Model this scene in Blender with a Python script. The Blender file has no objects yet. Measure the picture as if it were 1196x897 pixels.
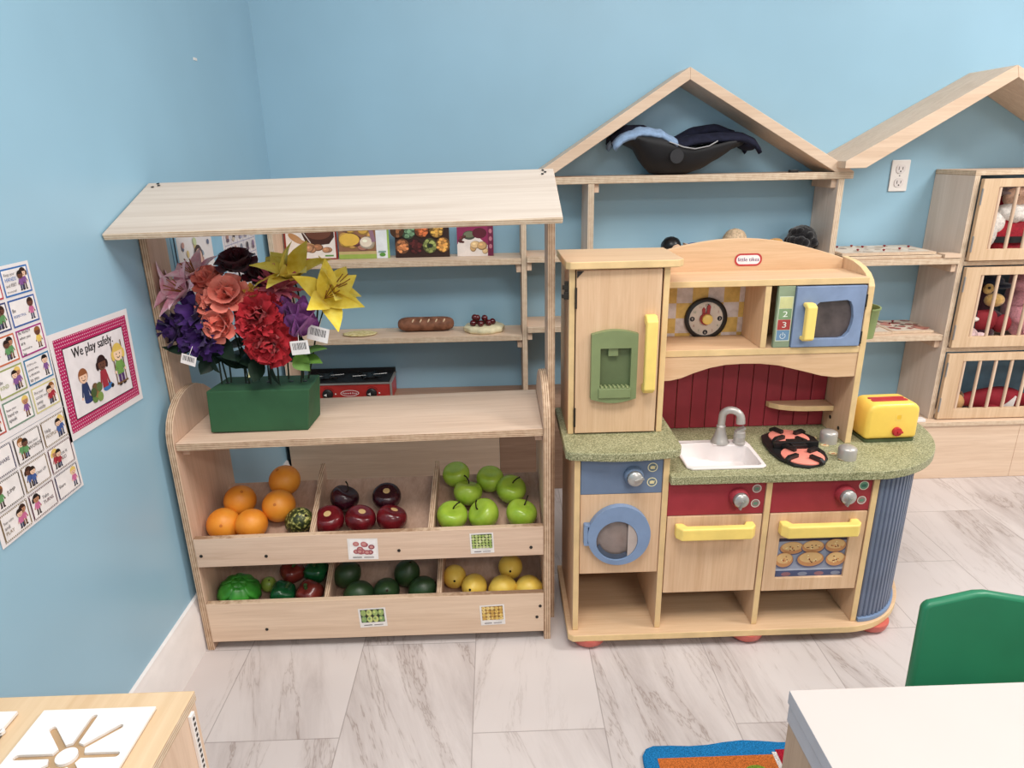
import bpy, bmesh, math, random
from mathutils import Vector, Matrix, Euler
from math import pi, sin, cos, radians, sqrt
random.seed(7)
SC = bpy.context.scene
COL = SC.collection
V = Vector

# ------------------------------------------------------------------ materials
def lin(c):
    c = c / 255.0
    return c / 12.92 if c <= 0.04045 else ((c + 0.055) / 1.055) ** 2.4
def rgb(c):
    g = .3 * c[0] + .55 * c[1] + .15 * c[2]
    c = [x + (g - x) * .15 for x in c]      # the photo's colours are a little muted
    return (lin(c[0]), lin(c[1]), lin(c[2]), 1.0)
MATS = {}
class NT:
    """tiny node-tree helper"""
    def __init__(s, name):
        s.m = bpy.data.materials.new(name); s.m.use_nodes = True
        s.t = s.m.node_tree; s.n = s.t.nodes
        s.b = s.n['Principled BSDF']
    def add(s, typ, **kw):
        n = s.n.new(typ)
        for k, v in kw.items():
            if k.startswith('i_'):
                n.inputs[k[2:].replace('_', ' ')].default_value = v
            else:
                setattr(n, k, v)
        return n
    def link(s, a, b): s.t.links.new(a, b)
    def math(s, op, a, b=None):
        n = s.n.new('ShaderNodeMath'); n.operation = op
        for i, x in enumerate((a, b)):
            if x is None: continue
            if isinstance(x, (int, float)): n.inputs[i].default_value = x
            else: s.link(x, n.inputs[i])
        return n.outputs[0]
    def ramp(s, fac, stops, const=False):
        n = s.n.new('ShaderNodeValToRGB')
        if const: n.color_ramp.interpolation = 'CONSTANT'
        e = n.color_ramp.elements
        while len(e) < len(stops): e.new(0.5)
        for el, (p, c) in zip(e, stops):
            el.position = p; el.color = rgb(c)
        s.link(fac, n.inputs[0]); return n.outputs[0]
    def coords(s, scale=(1, 1, 1), loc=(0, 0, 0), rot=(0, 0, 0)):
        tc = s.n.new('ShaderNodeTexCoord'); mp = s.n.new('ShaderNodeMapping')
        mp.inputs['Scale'].default_value = scale; mp.inputs['Location'].default_value = loc
        mp.inputs['Rotation'].default_value = rot
        s.link(tc.outputs['Object'], mp.inputs['Vector']); return mp.outputs[0]
    def noise(s, vec, scale, detail=3, rough=0.55, dist=0.0):
        n = s.n.new('ShaderNodeTexNoise'); n.inputs['Scale'].default_value = scale
        n.inputs['Detail'].default_value = detail; n.inputs['Roughness'].default_value = rough
        n.inputs['Distortion'].default_value = dist
        s.link(vec, n.inputs['Vector']); return n.outputs['Fac']
    def bump(s, h, strength, dist=0.002):
        n = s.n.new('ShaderNodeBump'); n.inputs['Strength'].default_value = strength
        n.inputs['Distance'].default_value = dist
        s.link(h, n.inputs['Height']); s.link(n.outputs[0], s.b.inputs['Normal'])
    def setup(s, rough=.5, spec=.5, metal=0.0, coat=0.0):
        s.b.inputs['Roughness'].default_value = rough
        s.b.inputs['Specular IOR Level'].default_value = spec
        s.b.inputs['Metallic'].default_value = metal
        s.b.inputs['Coat Weight'].default_value = coat
        return s

def shade(c, k): return tuple(max(0, min(255, x * k)) for x in c)

def plain(name, c, rough=.5, spec=.4, var=.06, scale=18, metal=0.0, coat=0.0, bump=0.0, bscale=200):
    if name in MATS: return MATS[name]
    s = NT(name).setup(rough, spec, metal, coat)
    v = s.coords()
    f = s.noise(v, scale, 3)
    s.link(s.ramp(f, [(.3, shade(c, 1 - var)), (.7, shade(c, 1 + var))]), s.b.inputs['Base Color'])
    if bump:
        s.bump(s.noise(v, bscale, 3), bump)
    MATS[name] = s.m; return s.m

def wood(name, c1, c2, axis='z', rough=.55, fine=26, broad=5, amt=.55, spec=.3):
    """grain running along the given axis"""
    if name in MATS: return MATS[name]
    s = NT(name).setup(rough, spec)
    sc = [1.0, 1.0, 1.0]; sc['xyz'.index(axis)] = 0.045
    v = s.coords(tuple(sc))
    f = s.noise(v, fine * 6, 4, .65, .6)
    g = s.noise(v, broad * 4, 2, .5, 1.2)
    mix = s.math('ADD', s.math('MULTIPLY', f, amt), s.math('MULTIPLY', g, 1 - amt))
    s.link(s.ramp(mix, [(.33, c2), (.62, c1)]), s.b.inputs['Base Color'])
    s.bump(f, .08, .001)
    MATS[name] = s.m; return s.m

def plyedge(name, axis, c1=(214, 182, 150), c2=(158, 120, 90), per=.0052):
    if name in MATS: return MATS[name]
    s = NT(name).setup(.65, .2)
    tc = s.n.new('ShaderNodeTexCoord'); sx = s.n.new('ShaderNodeSeparateXYZ')
    s.link(tc.outputs['Object'], sx.inputs[0])
    nz = s.noise(tc.outputs['Object'], 60, 2)
    a = s.math('ADD', s.math('MULTIPLY', sx.outputs['XYZ'.index(axis.upper())], 2 * pi / per), s.math('MULTIPLY', nz, .8))
    f = s.math('ADD', s.math('MULTIPLY', s.math('SINE', a), .32), s.math('MULTIPLY', nz, .9))
    s.link(s.ramp(f, [(.2, c2), (.62, c1)]), s.b.inputs['Base Color'])
    MATS[name] = s.m; return s.m

def speckle(name, base, light, dark):
    if name in MATS: return MATS[name]
    s = NT(name).setup(.45, .4)
    v = s.coords()
    f = s.noise(v, 330, 2, .6); g = s.noise(v, 12, 2)
    x = s.math('ADD', s.math('MULTIPLY', f, .9), s.math('MULTIPLY', g, .1))
    s.link(s.ramp(x, [(.36, dark), (.5, base), (.64, light)]), s.b.inputs['Base Color'])
    MATS[name] = s.m; return s.m

def ink(c):
    """flat printed colour"""
    k = 'print_%d_%d_%d' % tuple(int(x) for x in c)
    return plain(k, c, .45, .35, .03, 40)

def glass(name, c, alpha=.5, rough=.15):
    if name in MATS: return MATS[name]
    s = NT(name).setup(rough, .5)
    s.b.inputs['Base Color'].default_value = rgb(c); s.b.inputs['Alpha'].default_value = alpha
    MATS[name] = s.m; return s.m

# ------------------------------------------------------------------ mesh builder
class MB:
    def __init__(s): s.bm = bmesh.new(); s.mi = 0
    def _f(s, vs):
        try:
            f = s.bm.faces.new(vs); f.material_index = s.mi; return f
        except ValueError: return None
    def box(s, x0, x1, y0, y1, z0, z1, M=None):
        p = [V((x, y, z)) for x in (x0, x1) for y in (y0, y1) for z in (z0, z1)]
        if M: p = [M @ q for q in p]
        v = [s.bm.verts.new(q) for q in p]
        for q in ((0, 1, 3, 2), (4, 6, 7, 5), (0, 4, 5, 1), (2, 3, 7, 6), (0, 2, 6, 4), (1, 5, 7, 3)):
            s._f([v[i] for i in q])
        return s
    def prism(s, pts, axis, a, b, M=None):
        """2-D outline extruded along an axis. x: pts are (y,z); y: (x,z); z: (x,y)"""
        def P(q, h):
            r = V((h, q[0], q[1])) if axis == 'x' else V((q[0], h, q[1])) if axis == 'y' else V((q[0], q[1], h))
            return M @ r if M else r
        A = [s.bm.verts.new(P(q, a)) for q in pts]; B = [s.bm.verts.new(P(q, b)) for q in pts]
        n = len(pts)
        s._f(A); s._f(B[::-1])
        for i in range(n): s._f([A[i], B[i], B[(i + 1) % n], A[(i + 1) % n]])
        return s
    def ringwall(s, rings, close0=True, close1=True, loop=True):
        R_ = [[s.bm.verts.new(q) for q in r] for r in rings]
        n = len(R_[0])
        for a, b in zip(R_, R_[1:]):
            for i in range(n if loop else n - 1):
                s._f([a[i], a[(i + 1) % n], b[(i + 1) % n], b[i]])
        if close0: s._f(R_[0][::-1])
        if close1: s._f(R_[-1])
        return s
    def lathe(s, prof, c=(0, 0, 0), seg=24, axis=None, M=None):
        """prof = [(r, h)...] round the axis (default z) at c"""
        q = V((0, 0, 1)).rotation_difference(V(axis)).to_matrix().to_4x4() if axis else Matrix()
        T = Matrix.Translation(V(c)) @ q
        if M: T = M @ T
        rings = [[T @ V((max(r, 1e-5) * cos(2 * pi * i / seg), max(r, 1e-5) * sin(2 * pi * i / seg), h)) for i in range(seg)] for r, h in prof]
        return s.ringwall(rings)
    def ell(s, c, r, M=None, seg=20, rings=12, fn=None):
        if isinstance(r, (int, float)): r = (r, r, r)
        out = []
        for j in range(rings + 1):
            th = pi * j / rings; row = []
            for i in range(seg):
                ph = 2 * pi * i / seg
                d = V((sin(th) * cos(ph), sin(th) * sin(ph), -cos(th)))
                k = fn(d) if fn else 1.0
                p = V((d.x * r[0] * k, d.y * r[1] * k, d.z * r[2] * k))
                if j in (0, rings): p = V((1e-5 * cos(ph), 1e-5 * sin(ph), p.z))
                if M: p = M @ p
                row.append(p + V(c))
            out.append(row)
        return s.ringwall(out)
    def tube(s, pts, r, seg=10, caps=True):
        pts = [V(p) for p in pts]; rings = []
        rr = r if isinstance(r, (list, tuple)) else [r] * len(pts)
        up = None
        for i, p in enumerate(pts):
            d = (pts[min(i + 1, len(pts) - 1)] - pts[max(i - 1, 0)]).normalized()
            if up is None:
                up = V((0, 0, 1)) if abs(d.z) < .9 else V((1, 0, 0))
            a = d.cross(up).normalized(); b = a.cross(d).normalized(); up = b
            rings.append([p + a * (rr[i] * cos(2 * pi * k / seg)) + b * (rr[i] * sin(2 * pi * k / seg)) for k in range(seg)])
        return s.ringwall(rings, caps, caps)
    def grid(s, rows):
        R_ = [[s.bm.verts.new(V(q)) for q in r] for r in rows]
        for a, b in zip(R_, R_[1:]):
            for i in range(len(a) - 1): s._f([a[i], a[i + 1], b[i + 1], b[i]])
        return s
    def build(s, name, mat, parent=None, label=None, smooth=None, bevel=0, bseg=2, edge=None, sub=0, solid=0, kind=None, fix=True):
        """edge=(normal, material): faces not facing along that normal take the second material"""
        bm = s.bm
        if fix: bmesh.ops.recalc_face_normals(bm, faces=bm.faces)
        mats = mat if isinstance(mat, (list, tuple)) else [mat]
        mats = list(mats)
        if edge:
            nrm = V(edge[0]).normalized(); mats.append(edge[1]); k = len(mats) - 1
            for f in bm.faces:
                f.normal_update()
                if abs(f.normal.dot(nrm)) < .6: f.material_index = k
        me = bpy.data.meshes.new(name); bm.to_mesh(me); bm.free()
        for m in mats: me.materials.append(m)
        o = bpy.data.objects.new(name, me); COL.objects.link(o)
        if smooth is not None:
            for p in me.polygons: p.use_smooth = True
            if smooth < 180:
                me.set_sharp_from_angle(angle=radians(smooth))
        if solid:
            md = o.modifiers.new('solid', 'SOLIDIFY'); md.thickness = solid; md.offset = 0
        if bevel:
            md = o.modifiers.new('bevel', 'BEVEL'); md.width = bevel; md.segments = bseg
            md.limit_method = 'ANGLE'; md.angle_limit = radians(40)
        if sub:
            md = o.modifiers.new('sub', 'SUBSURF'); md.levels = sub; md.render_levels = sub
        adopt(o, parent)
        if label: o['label'] = label
        if kind: o['kind'] = kind
        return o

def offset_of(p):
    """rest transform of a parent chain (only translations of roots are used)"""
    return p.get('_m') if p else None

WORLD = {}
def adopt(o, parent):
    if parent is None: return
    o.parent = parent
    o.matrix_parent_inverse = WORLD.get(parent.name, Matrix()).inverted()

def thing(name, label, cat, loc=(0, 0, 0), group=None, rot=(0, 0, 0)):
    o = bpy.data.objects.new(name, None); COL.objects.link(o)
    o.location = loc; o.rotation_euler = rot
    o.empty_display_size = .05
    o['label'] = label; o['category'] = cat
    if group: o['group'] = group
    WORLD[o.name] = Matrix.LocRotScale(V(loc), Euler(rot), None)
    return o
def local_thing(name, label, cat, loc, group=None, rot=(0, 0, 0), scale=1.0):
    """root whose parts are modelled round the origin"""
    o = thing(name, label, cat, (0, 0, 0), group)
    WORLD[o.name] = Matrix()
    o.location = loc; o.rotation_euler = rot; o.scale = (scale,) * 3 if isinstance(scale, (int, float)) else scale
    return o
def tag(o, label, cat, group=None):
    o['label'] = label; o['category'] = cat
    if group: o['group'] = group
    return o
def dup(root, loc, label, rot=(0, 0, 0), scale=1.0, group=None):
    r = root.copy(); COL.objects.link(r); r.location = loc; r.rotation_euler = rot
    r.scale = (scale,) * 3 if isinstance(scale, (int, float)) else scale
    r['label'] = label
    if group: r['group'] = group
    for ch in list(root.children):
        c = ch.copy(); COL.objects.link(c); c.parent = r
        for g in ch.children:
            d = g.copy(); COL.objects.link(d); d.parent = c
    return r

def curve_plate(outer, holes, z0, z1):
    """flat plate with holes as (verts, faces); outlines are (u,v)"""
    cu = bpy.data.curves.new('plate', 'CURVE'); cu.dimensions = '2D'; cu.fill_mode = 'BOTH'
    cu.extrude = (z1 - z0) / 2
    for pl in [outer] + list(holes):
        sp = cu.splines.new('POLY'); sp.points.add(len(pl) - 1)
        for p, q in zip(sp.points, pl): p.co = (q[0], q[1], 0, 1)
        sp.use_cyclic_u = True
    o = bpy.data.objects.new('plate', cu); COL.objects.link(o)
    dg = bpy.context.evaluated_depsgraph_get(); dg.update()
    me = o.evaluated_get(dg).to_mesh()
    vs = [V((v.co.x, v.co.y, v.co.z + (z0 + z1) / 2)) for v in me.vertices]
    fs = [list(p.vertices) for p in me.polygons]
    o.evaluated_get(dg).to_mesh_clear()
    bpy.data.objects.remove(o); bpy.data.curves.remove(cu)
    return vs, fs
def add_plate(mb, outer, holes, a, b, axis='y'):
    vs, fs = curve_plate(outer, holes, min(a, b), max(a, b))
    def P(p):
        return V((p.x, p.z, p.y)) if axis == 'y' else V((p.x, p.y, p.z)) if axis == 'z' else V((p.z, p.x, p.y))
    bv = [mb.bm.verts.new(P(p)) for p in vs]
    for f in fs: mb._f([bv[i] for i in f])
    bmesh.ops.remove_doubles(mb.bm, verts=bv, dist=1e-6)
    return mb
def rect(x0, x1, z0, z1): return [(x0, z0), (x1, z0), (x1, z1), (x0, z1)]
def rrect(x0, x1, z0, z1, r, n=5):
    out = []
    for cx, cz, a in ((x1 - r, z0 + r, -90), (x1 - r, z1 - r, 0), (x0 + r, z1 - r, 90), (x0 + r, z0 + r, 180)):
        for i in range(n + 1):
            t = radians(a + 90 * i / n); out.append((cx + r * cos(t), cz + r * sin(t)))
    return out
def circ(cx, cz, rx, rz=None, n=32):
    rz = rz or rx
    return [(cx + rx * cos(2 * pi * i / n), cz + rz * sin(2 * pi * i / n)) for i in range(n)]

# ------------------------------------------------------------------ flat prints and lettering
FONT_CACHE = {}
def glyphs(txt):
    if txt in FONT_CACHE: return FONT_CACHE[txt]
    cu = bpy.data.curves.new('t', 'FONT'); cu.body = txt; cu.size = 1; cu.resolution_u = 3
    o = bpy.data.objects.new('t', cu); COL.objects.link(o)
    dg = bpy.context.evaluated_depsgraph_get(); dg.update()
    me = o.evaluated_get(dg).to_mesh()
    vs = [(v.co.x, v.co.y) for v in me.vertices]; fs = [list(p.vertices) for p in me.polygons]
    o.evaluated_get(dg).to_mesh_clear(); bpy.data.objects.remove(o); bpy.data.curves.remove(cu)
    FONT_CACHE[txt] = (vs, fs); return vs, fs
class Flat:
    """printed artwork on a plane: origin o, in-plane axes u and v"""
    def __init__(s, o, u, v, base=.0006, step=.00005):
        s.o, s.u, s.v = V(o), V(u).normalized(), V(v).normalized(); s.n = s.u.cross(s.v).normalized()
        s.bm = bmesh.new(); s.cols = []; s.base, s.step = base, step; s.L = 0; s.T = None
    def P(s, p):
        if s.T: p = s.T(p)
        return s.o + s.u * p[0] + s.v * p[1] + s.n * (s.base + s.step * s.L)
    def ci(s, c):
        c = tuple(c)
        if c not in s.cols: s.cols.append(c)
        return s.cols.index(c)
    def poly(s, pts, c, up=1):
        s.L += up
        vs = [s.bm.verts.new(s.P(p)) for p in pts]
        try:
            f = s.bm.faces.new(vs); f.material_index = s.ci(c)
        except ValueError: pass
        return s
    def rect(s, x0, x1, y0, y1, c, up=1): return s.poly([(x0, y0), (x1, y0), (x1, y1), (x0, y1)], c, up)
    def ell(s, cx, cy, rx, ry, c, up=1, n=18, a=0):
        ca, sa = cos(a), sin(a)
        return s.poly([(cx + rx * cos(2 * pi * i / n) * ca - ry * sin(2 * pi * i / n) * sa,
                        cy + rx * cos(2 * pi * i / n) * sa + ry * sin(2 * pi * i / n) * ca) for i in range(n)], c, up)
    def frame(s, x0, x1, y0, y1, w, c):
        s.L += 1
        for a in ((x0, x1, y0, y0 + w), (x0, x1, y1 - w, y1), (x0, x0 + w, y0 + w, y1 - w), (x1 - w, x1, y0 + w, y1 - w)):
            s.rect(*a, c, 0)
    def line(s, a, b, w, c, up=1):
        d = V((b[0] - a[0], b[1] - a[1])); n = V((-d.y, d.x)).normalized() * w / 2
        return s.poly([(a[0] - n.x, a[1] - n.y), (b[0] - n.x, b[1] - n.y), (b[0] + n.x, b[1] + n.y), (a[0] + n.x, a[1] + n.y)], c, up)
    def arc(s, cx, cy, r, a0, a1, w, c, n=8):
        s.L += 1
        for i in range(n):
            t0, t1 = a0 + (a1 - a0) * i / n, a0 + (a1 - a0) * (i + 1) / n
            s.line((cx + r * cos(t0), cy + r * sin(t0)), (cx + r * cos(t1), cy + r * sin(t1)), w, c, 0)
    def text(s, txt, x, y, size, c, align='l', sx=1.0, rot=0.0):
        vs, fs = glyphs(txt)
        if not vs: return s
        w = max(p[0] for p in vs) * size * sx
        dx = -w / 2 if align == 'c' else -w if align == 'r' else 0
        s.L += 1; k = s.ci(c); ca, sa = cos(rot), sin(rot)
        def q(p):
            a, b = p[0] * size * sx + dx, p[1] * size
            return (x + a * ca - b * sa, y + a * sa + b * ca)
        bv = [s.bm.verts.new(s.P(q(p))) for p in vs]
        for f in fs:
            try:
                g = s.bm.faces.new([bv[i] for i in f]); g.material_index = k
            except ValueError: pass
        return s
    def build(s, name, parent=None, label=None, mats=None):
        me = bpy.data.meshes.new(name)
        bad = [f for f in s.bm.faces if f.normal.dot(s.n) < 0 or (f.normal_update() or f.normal.dot(s.n) < 0)]
        if bad: bmesh.ops.reverse_faces(s.bm, faces=bad)
        s.bm.to_mesh(me); s.bm.free()
        for c in s.cols: me.materials.append((mats or {}).get(c) or ink(c))
        o = bpy.data.objects.new(name, me); COL.objects.link(o); adopt(o, parent)
        if label: o['label'] = label
        return o

def kid(F, x, y, h, skin, hair, shirt, pants, girl=False, pose='stand'):
    """small cartoon child, feet at (x, y), height h"""
    K = (40, 30, 30); r = h * .2
    hy = y + h - r
    if pose == 'stand':
        for sx in (-1, 1):
            F.rect(x + sx * h * .07 - h * .05, x + sx * h * .07 + h * .05, y + h * .04, y + h * .3, pants)
            F.ell(x + sx * h * .09, y + h * .03, h * .07, h * .035, K)
        by = y + h * .28
    else:
        F.ell(x + h * .1, y + h * .1, h * .24, h * .1, pants, a=.1); F.ell(x + h * .32, y + h * .07, h * .08, h * .06, K)
        by = y + h * .12
    F.poly([(x - h * .14, by), (x + h * .14, by), (x + h * .1, hy - r * .8), (x - h * .1, hy - r * .8)], shirt)
    for sx in (-1, 1):
        F.line((x + sx * h * .1, hy - r * 1.0), (x + sx * h * .2, by + h * .1), h * .07, shirt)
        F.ell(x + sx * h * .21, by + h * .08, h * .04, h * .04, skin)
    F.ell(x, hy + r * .12, r * 1.12, r * 1.1, hair)
    if girl:
        for sx in (-1, 1): F.ell(x + sx * r * 1.1, hy - r * .2, r * .35, r * .6, hair)
    F.ell(x, hy - r * .1, r * .95, r * .88, skin)
    F.poly([(x - r, hy + r * .25), (x + r, hy + r * .25), (x + r * .7, hy + r * .9), (x - r * .6, hy + r * .95)], hair)
    for sx in (-1, 1): F.ell(x + sx * r * .35, hy - r * .1, r * .09, r * .11, K, n=10)
    F.arc(x, hy - r * .25, r * .35, pi * 1.15, pi * 1.85, r * .1, K, 6)

# ------------------------------------------------------------------ shared materials
PLY = wood('birch_ply', (226, 194, 168), (206, 170, 142), 'x', fine=22)
PLY_Z = wood('birch_ply_upright', (218, 180, 154), (196, 156, 128), 'z', fine=22)
PLY_TAN = wood('tan_ply', (200, 162, 138), (176, 138, 114), 'y', fine=20)
PLY_ROOF = wood('whitewashed_ply', (206, 191, 177), (188, 169, 153), 'x', fine=14, amt=.4)
PLY_WARM = wood('warm_birch', (230, 200, 172), (212, 178, 148), 'x', fine=20)
PLY_WARMZ = wood('warm_birch_upright', (226, 194, 166), (206, 170, 140), 'z', fine=20)
PLY_BROWN = wood('brown_ply', (176, 138, 112), (150, 112, 88), 'x', fine=20)
PLY_GREY = wood('grey_birch', (230, 210, 194), (216, 194, 176), 'z', fine=16, amt=.35)
EDGE_X = plyedge('ply_edge_x', 'x'); EDGE_Z = plyedge('ply_edge_z', 'z', per=.0045)
EDGE_PALE = plyedge('ply_edge_pale', 'z', (226, 204, 176), (188, 154, 122), .0045)
EDGE_PALEX = plyedge('ply_edge_pale_x', 'x', (224, 202, 176), (196, 164, 132), .0055)
MAPLE = wood('maple_laminate', (226, 186, 146), (210, 166, 124), 'z', fine=24, amt=.6)
MAPLE_X = wood('maple_laminate_flat', (226, 186, 144), (210, 166, 122), 'x', fine=24, amt=.6)
BANDING = plain('cream_edge_banding', (226, 190, 132), .45, .3, .04, 20)
BLACK = plain('black_plastic', (22, 22, 24), .4, .5)
WHITE = plain('white_plastic', (232, 226, 222), .35, .5, .02)
SILVER = plain('silver_plastic', (176, 174, 170), .32, .6, .04, metal=.55)
DARKMETAL = plain('dark_metal', (60, 56, 50), .4, .5, metal=.7)
YELLOW = plain('yellow_plastic', (248, 214, 104), .38, .45, .03)
RED = plain('red_plastic', (196, 32, 40), .35, .5, .04)
SCREW = plain('dark_screw', (40, 34, 30), .5, .4)
STEEL = plain('steel', (170, 170, 172), .3, .5, .03, metal=.8)

# ------------------------------------------------------------------ the room
def structure(o): o['kind'] = 'structure'; return o
def wall_mat(name, c):
    s = NT(name).setup(.32, .5)
    v = s.coords()
    s.link(s.ramp(s.noise(v, 1.6, 3), [(.3, shade(c, .975)), (.7, shade(c, 1.025))]), s.b.inputs['Base Color'])
    s.bump(s.noise(v, 150, 3, .6), .10, .0012)
    return s.m
WALL = wall_mat('blue_wall_paint', (144, 189, 214))
structure(MB().box(-.1, 5.2, 0, .1, 0, 2.9).build('wall_back', WALL))
structure(MB().box(-.1, 0, -4.6, 0, 0, 2.9).build('wall_left', WALL))

def floor_mat():
    s = NT('marble_plank_tile').setup(.38, .45)
    tc = s.n.new('ShaderNodeTexCoord'); sx = s.n.new('ShaderNodeSeparateXYZ'); s.link(tc.outputs['Object'], sx.inputs[0])
    u = s.math('DIVIDE', s.math('SUBTRACT', sx.outputs[0], .1355), .305)
    cu = s.math('FLOOR', u); fu = s.math('FRACT', u)
    par = s.math('MODULO', s.math('ADD', cu, 40.0), 2.0)
    w = s.math('ADD', s.math('DIVIDE', s.math('ADD', sx.outputs[1], 1.427), .61), s.math('MULTIPLY', par, .5))
    cw = s.math('FLOOR', w); fw = s.math('FRACT', w)
    # per tile random
    cb = s.n.new('ShaderNodeCombineXYZ'); s.link(cu, cb.inputs[0]); s.link(cw, cb.inputs[1])
    wn = s.n.new('ShaderNodeTexWhiteNoise'); wn.noise_dimensions = '2D'; s.link(cb.outputs[0], wn.inputs['Vector'])
    sr = s.n.new('ShaderNodeSeparateXYZ'); s.link(wn.outputs['Color'], sr.inputs[0])
    # veins: streaks along y with a lean
    lean = s.math('MULTIPLY', s.math('SUBTRACT', sr.outputs[0], .35), .55)
    vx = s.math('ADD', s.math('ADD', sx.outputs[0], s.math('MULTIPLY', sx.outputs[1], lean)), s.math('MULTIPLY', sr.outputs[1], 37.0))
    vy = s.math('ADD', s.math('MULTIPLY', sx.outputs[1], .16), s.math('MULTIPLY', sr.outputs[2], 19.0))
    cv = s.n.new('ShaderNodeCombineXYZ'); s.link(vx, cv.inputs[0]); s.link(vy, cv.inputs[1])
    n1 = s.noise(cv.outputs[0], 7.5, 6, .68, .35)
    n2 = s.noise(cv.outputs[0], 20, 5, .7, .5)
    broad = s.noise(cv.outputs[0], 3.2, 2, .5, .2)
    ridge = s.math('ABSOLUTE', s.math('SUBTRACT', n1, .5))
    vein = s.ramp(ridge, [(0.0, (255, 255, 255)), (.012, (120, 120, 120)), (.05, (0, 0, 0))])
    patch = s.ramp(s.math('ADD', s.math('MULTIPLY', broad, .75), s.math('MULTIPLY', n2, .25)), [(.50, (0, 0, 0)), (.66, (255, 255, 255))])
    base = s.ramp(s.noise(tc.outputs['Object'], 2.2, 3), [(.3, (198, 187, 184)), (.7, (208, 198, 195))])
    def mix(fac, a, bcol):
        n = s.n.new('ShaderNodeMix'); n.data_type = 'RGBA'
        s.link(fac, n.inputs['Factor']); s.link(a, n.inputs['A'])
        n.inputs['B'].default_value = rgb(bcol); return n.outputs['Result']
    def sepv(c):
        q = s.n.new('ShaderNodeSeparateXYZ'); s.link(c, q.inputs[0]); return q.outputs[0]
    pf = s.math('MULTIPLY', sepv(patch), s.math('MULTIPLY', n2, .95))
    c1 = mix(pf, base, (146, 130, 126))
    vf = s.math('MULTIPLY', s.math('MULTIPLY', sepv(vein), sepv(s.ramp(broad, [(.38, (0, 0, 0)), (.6, (255, 255, 255))]))), .62)
    c2 = mix(vf, c1, (132, 112, 102))
    # joints
    e = s.math('MINIMUM', s.math('MINIMUM', fu, s.math('SUBTRACT', 1.0, fu)), s.math('MULTIPLY', s.math('MINIMUM', fw, s.math('SUBTRACT', 1.0, fw)), 2.0))
    j = s.math('MULTIPLY', s.math('LESS_THAN', e, .0042), .5)
    c3 = mix(j, c2, (120, 106, 102))
    s.link(c3, s.b.inputs['Base Color'])
    return s.m
structure(MB().box(-.1, 5.2, -4.6, .1, -.05, 0).build('floor', floor_mat()))
BASEB = plain('white_trim_paint', (232, 226, 224), .35, .45, .02)
bb = MB()
bb.prism([(0, 0), (.015, 0), (.015, .118), (.012, .126), (.012, .136), (.009, .142), (.007, .155), (0, .158)], 'y', -4.6, -.255)
structure(bb.build('baseboard_left', BASEB, smooth=30))

# ------------------------------------------------------------------ market stand
def rack(o):
    """the stand leans a little: its right side sits slightly higher towards the top"""
    for v in o.data.vertices:
        v.co.z += .015 * max(0, min(1, v.co.x / .95)) * max(0, min(1, v.co.z / .6))
    return o
ST = thing('market_stand', 'pale plywood play market stand with slanted roof and two fruit bins', 'market stand', (.485, -.97, 0))
def side_prof():
    front = [(-1.12, 0), (-1.12, .61), (-1.116, .635), (-1.104, .66), (-1.082, .684), (-1.05, .702), (-1.015, .711), (-.985, .713), (-.95, .708), (-.91, .692), (-.87, .665), (-.84, .63), (-.825, .59), (-.82, .54), (-.82, 0)]
    return front
for x0 in (.020, .932):
    rack(MB().prism(side_prof(), 'x', x0, x0 + .018).build('side_panel', PLY_Z, ST, bevel=.0015, edge=((1, 0, 0), EDGE_X)))
def roof_z(y): return 1.100 + (y + 1.17) * .392
for x0 in (.002, .950):
    zt = [(-1.03, 0), (-1.03, roof_z(-1.03) - .002), (-.935, roof_z(-.935) - .002), (-.935, 0)]
    rack(MB().prism(zt, 'x', x0, x0 + .018).build('post', PLY_Z, ST, bevel=.0012, edge=((1, 0, 0), EDGE_X)))
rf = [(-1.17, 1.100), (-1.1755, 1.1145), (-.9355, 1.2085), (-.93, 1.194)]
rack(MB().prism(rf, 'x', .003, .972).build('roof', PLY_ROOF, ST, 'whitewashed sloping roof board', bevel=.003, edge=((0, -.365, .931), EDGE_PALE)))
rack(MB().box(.0385, .9315, -1.117, -.825, .588, .607).build('counter_shelf', PLY, ST, 'worn pale counter shelf', bevel=.0015, edge=((0, 0, 1), EDGE_Z)))
for x0 in (.0385, .9135):
    rack(MB().box(x0, x0 + .018, -1.09, -.86, .566, .5878).build('cleat', PLY_Z, ST, bevel=.001))
def slab(y0, z0, y1, z1, th, x0, x1):
    d = V((y1 - y0, z1 - z0)).normalized(); n = V((-d.y, d.x)) * -th
    return MB().prism([(y0, z0), (y1, z1), (y1 + n.x, z1 + n.y), (y0 + n.x, z0 + n.y)], 'x', x0, x1)
rack(slab(-1.104, .262, -.86, .369, .010, .0385, .9315).build('tray_floor', PLY_TAN, ST, 'sloping floor of the upper bin'))
rack(slab(-1.104, .060, -.86, .165, .010, .0385, .9315).build('tray_floor', PLY_TAN, ST, 'sloping floor of the lower bin'))
def front(z0, z1, lab):
    o = rack(MB().box(.0385, .9315, -1.122, -1.105, z0, z1).build('tray_front', PLY if z0 > .2 else PLY_WARM, ST, lab, bevel=.0015, edge=((0, 1, 0), EDGE_Z)))
    return o
f1 = front(.262, .345, 'front board of the upper bin'); f2 = front(.028, .148, 'front board of the lower bin')
def screw(x, z, y, parent):
    rack(MB().lathe([(.0, -.0008), (.0042, -.0008), (.0042, .0012), (.0, .0012)], (x, y, z), 14, (0, -1, 0)).build('screw', SCREW, parent, 'dark screw head'))
for x, z in ((.052, .296), (.217, .289), (.558, .291), (.899, .286)): screw(x, z, -1.122, f1)
for x, z in ((.188, .064), (.913, .074), (.922, .108)): screw(x, z, -1.122, f2)
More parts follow.
